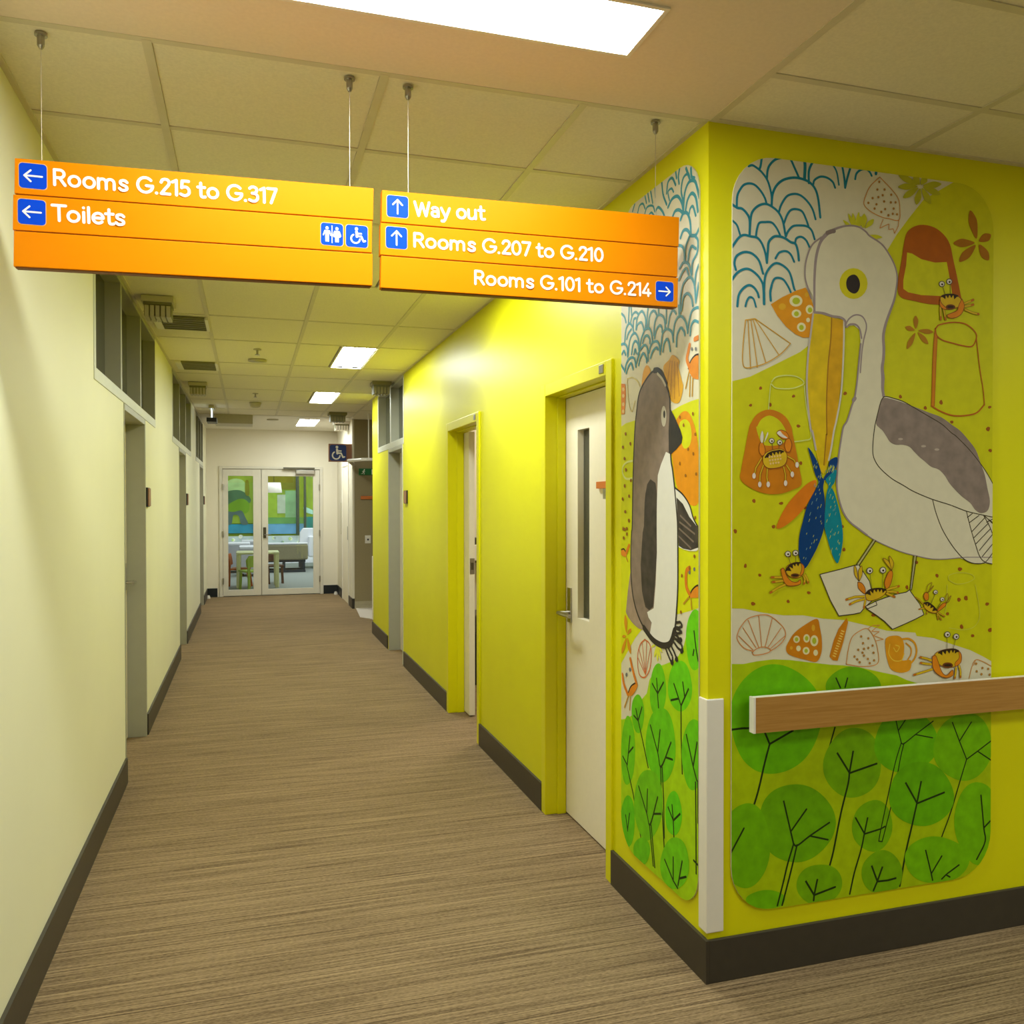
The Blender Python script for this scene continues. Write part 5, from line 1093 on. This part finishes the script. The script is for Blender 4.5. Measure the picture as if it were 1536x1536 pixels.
# ------------------------------------------------------------------ room seen through the sliding door
o = empty('paper_dispenser', (1.96, 7.2, 1.0)); tag(o, 'white paper dispenser with a dark window seen through the sliding door', 'dispenser')
box('body', 1.80, 2.06, 7.08, 7.2, 1.0, 1.14, WHITEP, o, .008); box('dark_window', 1.80, 2.06, 7.09, 7.2, 1.14, 1.20, DKMET, o, .004); box('lower_lip', 1.80, 2.06, 7.085, 7.2, .985, 1.0, DKMET, o)
box('slot', 1.87, 1.90, 7.078, 7.082, 1.06, 1.09, BLACK, o)
o = empty('waste_bin', (1.9, 6.95, 0)); tag(o, 'black bin with dark grey lid seen through the sliding door', 'bin')
MB().prism([(-.17, 0), (.17, 0), (.2, .42), (-.2, .42)], lambda u, v, d: (1.93+u, 6.95+d, v), -.16, .16, BLACK).build('body', o, .01)
box('lid', 1.72, 2.14, 6.78, 7.12, .42, .58, mat('dark grey lid', (60, 54, 48), .4), o, .02)
def arealight(name, loc, sx, sy, e, col):
    ld = bpy.data.lights.new(name, 'AREA'); ld.shape = 'RECTANGLE'; ld.size = sx; ld.size_y = sy; ld.energy = e; ld.color = col
    lo = bpy.data.objects.new(name, ld); lo.location = loc; COL.objects.link(lo); return lo
arealight('added_room_light', (2.4, 6.2, H-.03), .6, .6, 30, (1, .9, .8))  # unseen area light added to brighten the room behind the sliding door

# ------------------------------------------------------------------ lounge beyond the glazed doors
LG = mat('lounge blue grey carpet', (150, 156, 150), .9, .1, noise=.1, nscale=60)
struct(box('floor_lounge', -6, 8, YE, 24, -.1, 0, LG), 'blue grey floor of the lounge')
LW_ = mat('lounge lime wall', (150, 170, 40), .6, .3, noise=.05, nscale=2)
struct(MB().box(-6.1, -6, YE+.12, 24, 0, 3, WHITEW).box(8, 8.1, YE+.12, 24, 0, 3, WHITEW).box(-6, XL-WT, YE+.0, YE+.12, 0, 3, WHITEW).box(XE+.3, 8, YE, YE+.12, 0, 3, WHITEW).build('wall_lounge'))
struct(box('ceiling_lounge', -6, 8, YE+.12, 24, 3, 3.1, WCEIL))
YB = 22.0
wb = struct(empty('window_5', (0, YB, 0)), 'lounge window wall covered with green and blue film')
def film(name, rgb, s):
    m = mat(name, rgb, .4, .3, noise=.22, nscale=3.5, emit=0)
    nt = m.node_tree; b = nt.nodes['Principled BSDF']; 
    rmp = [n for n in nt.nodes if n.type == 'VALTORGB'][0]
    nt.links.new(rmp.outputs[0], b.inputs['Emission Color']); b.inputs['Emission Strength'].default_value = s
    return m
def lp(x, y, Y=YB): return on(x, y, 1, Y)
FG = film('green window film', (122, 150, 44), .5); FDG = film('dark green film', (66, 104, 70), .4); FLG = film('pale green film', (140, 172, 110), .6)
FB = film('teal window film', (36, 126, 150), .5); FB2 = film('blue window film', (84, 140, 172), .6); FGR = film('pebble window film', (166, 182, 180), .6); FO = film('olive film', (112, 116, 24), .45); FSL = film('slate film', (70, 95, 90), .45)
WU_ = film('pale pebble film', (214, 214, 190), .65); FGR2 = film('grey pebble film', (132, 152, 160), .5)
def pane(x0, y0, x1, y1, m, dy=0, name='film_pane'):
    a, b = lp(x0, y1, YB-dy), lp(x1, y0, YB-dy); return box(name, a.x, b.x, YB-dy, YB-dy+.01, a.z, b.z, m, wb)
pane(250, 668, 640, 786, FG); pane(250, 786, 398, 801, FB, .0); pane(398, 783, 640, 801, FB2); pane(250, 801, 640, 818, FGR); pane(250, 818, 640, 856, film('lower white panel', (190, 196, 200), .5))
for k in range(26):
    px, py = 338+(k*37) % 136, 804+(k*7) % 11
    a = lp(px, py, YB-.02); MB().tube([(a.x, YB-.012, a.z), (a.x, YB-.02, a.z)], random.uniform(.025, .05), [FLG, WU_, FGR2][k % 3], 8).build('film_pebble', wb)
def fpoly(pts, m, dy, name='film_shape'):
    P = catmull([Vector((lp(x, y, YB-dy).x, lp(x, y, YB-dy).z)) for x, y in pts], True, 4)
    MB().prism([(q.x, q.y) for q in P], lambda u, v, d: (u, d, v), YB-dy, YB-dy+.008, m).build(name, wb)
fpoly([(335, 728), (350, 718), (366, 722), (368, 738), (350, 745), (338, 742)], FLG, .02)
fpoly([(336, 742), (345, 736), (362, 736), (376, 748), (372, 756), (356, 754), (342, 764), (336, 762)], FDG, .03)     # animal back
fpoly([(338, 762), (350, 752), (364, 748), (374, 756), (372, 768), (360, 772), (345, 772)], film('mid green film', (96, 138, 26), .45), .04)
fpoly([(336, 768), (350, 768), (362, 766), (368, 776), (372, 786), (362, 786), (358, 774), (350, 773), (347, 786), (336, 786)], FSL, .05)
fpoly([(368, 722), (373, 722), (374, 742), (368, 741)], FO, .05)
pane(402, 712, 447, 734, FO, .02); pane(402, 738, 416, 776, film('bright green film', (132, 164, 48), .5), .02); pane(416, 742, 428, 770, film('grey green film', (156, 172, 148), .55), .03); pane(428, 736, 445, 776, film('mid grey green film', (110, 150, 105), .7), .025); pane(380, 776, 456, 786, film('deep green film', (80, 130, 70), .6), .03)
fpoly([(456, 760), (470, 766), (474, 772), (458, 768)], film('pale teal film', (150, 196, 180), .55), .03)
pane(457, 775, 480, 796, film('dark teal film', (20, 110, 105), .6), .02)
for px, wd in ((446.5, 4.5), (457.5, 3.2), (383, 3)):
    a, b = lp(px-wd/2, 800, YB-.12), lp(px+wd/2, 690, YB-.12); box('mullion', a.x, b.x, YB-.12, YB-.04, .7, 2.9, mat('slate mullion', (50, 72, 76), .4), wb)
struct(box('wall_lounge_back', -6, 8, YB+.05, YB+.15, 0, 3, LW_), 'lounge back wall')
# furniture
def P3(x, y, Y): return on(x, y, 1, Y)
FAB = mat('taupe upholstery', (146, 140, 112), .8, .2, noise=.06, nscale=30); WU = mat('white upholstery', (236, 238, 244), .6, .3, noise=.02, nscale=20); DKB = mat('dark blue metal', (20, 44, 60), .4)
def sofa(xa, xb, Y, label, fab):
    o = empty('lounge_sofa', ((xa+xb)/2, Y, 0)); tag(o, label, 'sofa')
    box('back_cushion', xa, xb, Y, Y+.16, .27, .60, fab, o, .03); box('seat', xa, xb, Y+.16, Y+.75, .27, .44, WU, o, .03)
    box('top_trim', xa, xb, Y+.01, Y+.15, .60, .64, WU, o, .015)
    box('rail', xa+.05, xb-.05, Y+.05, Y+.7, .22, .27, DKB, o); 
    for sx in (xa+.08, xb-.08, (xa+xb)/2):
        for sy in (Y+.06, Y+.66): box('leg', sx-.02, sx+.02, sy-.02, sy+.02, 0.05, .22, DKB, o)
    for sy in (Y+.06, Y+.66): box('foot_rail', xa+.05, xb-.05, sy-.025, sy+.025, 0, .05, DKB, o)
sa, sb = P3(398, 830, 19.0), P3(462, 830, 19.0)
sofa(sa.x-.1, sb.x, 19.0, 'taupe backed lounge sofa behind the glass doors', FAB)
o = empty('lounge_armchair', (P3(462, 830, 19.6).x, 19.6, 0)); tag(o, 'high backed white armchair at the right behind the glass', 'armchair')
a0, a1 = P3(448, 815, 19.9), P3(474, 792, 19.9)
MB().prism([(a0.x, .44), (a1.x+.5, .44), (a1.x+.5, a1.z), (a0.x+.10, a1.z), (a0.x+.03, a1.z-.1)], lambda u, v, d: (u, 19.9+d, v), 0, .16, WU).build('backrest', o, .02)
box('seat', a0.x, a1.x+.5, 20.06, 20.6, .28, .44, WU, o, .03); box('arm', a1.x-.18, a1.x-.06, 19.7, 20.5, .28, .75, WU, o, .03)
for sx in (a0.x+.05, a1.x+.4):
    for sy in (19.95, 20.5): box('leg', sx-.02, sx+.02, sy-.02, sy+.02, 0, .28, DKB, o)
def cube_seat(px0, px1, pyt, Y, h0, label, dep=.6):
    a, b = P3(px0, pyt, Y), P3(px1, pyt, Y)
    o = empty('bench_seat', ((a.x+b.x)/2, Y, 0)); tag(o, label, 'bench')
    box('body', a.x, b.x, Y, Y+dep, .06, a.z-.06, mat('pale grey upholstery', (196, 198, 204), .7, noise=.02), o, .01); box('cushion', a.x, b.x, Y-.005, Y+dep, a.z-.06, a.z, WU, o, .015)
    for sx in (a.x+.06, b.x-.06): box('foot', sx-.03, sx+.03, Y+.1, Y+dep-.1, 0, .06, DKB, o)
cube_seat(330, 375, 815, 19.2, .3, 'low white bench seen through the left glass pane')
cube_seat(362, 398, 811, 20.3, .3, 'white bench farther back behind the low bench')
cube_seat(358.5, 392, 820, 18.2, .3, 'white block seat behind the small table')
# children's table and chairs
CT = mat('cream lacquer', (222, 224, 168), .4, .5, noise=.02); OW = mat('orange brown wood', (196, 96, 24), .45, .4, noise=.08, nscale=12); GC = mat('lime lacquer', (164, 196, 70), .4, .5, noise=.02)
YT = 15.7
ta, tb = P3(354, 829, YT), P3(419, 829, YT)
o = empty('childs_table', ((ta.x+tb.x)/2, YT+.3, 0)); tag(o, 'small cream lacquered table behind the glass doors', 'table')
box('tabletop', ta.x, tb.x, YT-.02, YT+.62, ta.z-.035, ta.z, CT, o, .012)
for sx, sy in ((ta.x+.005, YT), (tb.x-.075, YT), (ta.x+.01, YT+.52), (tb.x-.08, YT+.52)): box('leg', sx, sx+.07, sy, sy+.07, 0, ta.z-.035, CT, o, .012)
def kidchair(x, y, rz, m, label):
    o = empty('childs_chair', (x, y, 0)); tag(o, label, 'chair', 'small chairs around the low table')
    parts = []
    parts.append(box('seat', -.17, .17, -.16, .16, .31, .345, m, o, .01))
    parts.append(MB().prism([(-.15, 0), (.15, 0), (.17, .12), (.12, .2), (-.12, .2), (-.17, .12)], lambda u, v, d: (u, .15+d+v*.15, .40+v), 0, .025, m).build('backrest', o, .006))
    for sx in (-.15, .11):
        parts.append(MB().prism([(sx, 0), (sx+.04, 0), (sx+.04, .31), (sx, .31)], lambda u, v, d: (u, -.15-(.31-v)*.14+d, v), 0, .04, m).build('leg', o, .005))
        parts.append(MB().prism([(sx, 0), (sx+.04, 0), (sx+.04, .55), (sx, .55)], lambda u, v, d: (u, .13+(abs(v-.31))*.22+d, v), 0, .035, m).build('leg', o, .005))
    for p_ in parts: p_.location = (0, 0, 0)
    o.rotation_euler[2] = rz
c1 = P3(361, 850, YT+.28); kidchair(c1.x, YT+.28, 1.45, OW, 'orange brown small chair left of the cream table')
c2 = P3(376, 850, YT-.28); kidchair(c2.x+.01, YT-.28, -2.75, GC, 'lime backed small chair in front of the cream table')
c3 = P3(409, 850, YT+.9); kidchair(c3.x, YT+.9, .3, mat('dark brown wood', (92, 56, 40), .45, .4, noise=.08, nscale=12), 'dark brown small chair behind the cream table')
# pendant lamp
pl = P3(411, 732, 18.6); top, bot = P3(411, 724, 18.6).z, P3(411, 739, 18.6).z
o = empty('pendant_lamp', (pl.x, 18.6, bot)); tag(o, 'glowing pale drum lampshade in the lounge behind the glass', 'lamp')
MB().tube([(pl.x, 18.6, bot), (pl.x, 18.6, top)], [.165, .135], emitter('lit shade', (1, .96, .72), .42), 20).build('lamp_shade', o, smooth=True)
MB().tube([(pl.x, 18.6, top), (pl.x, 18.6, 3)], .006, BLACK, 6).build('cord', o)
arealight('lounge_daylight', (2.5, 18.5, 2.95), 6, 5, 210, (.88, .95, 1))
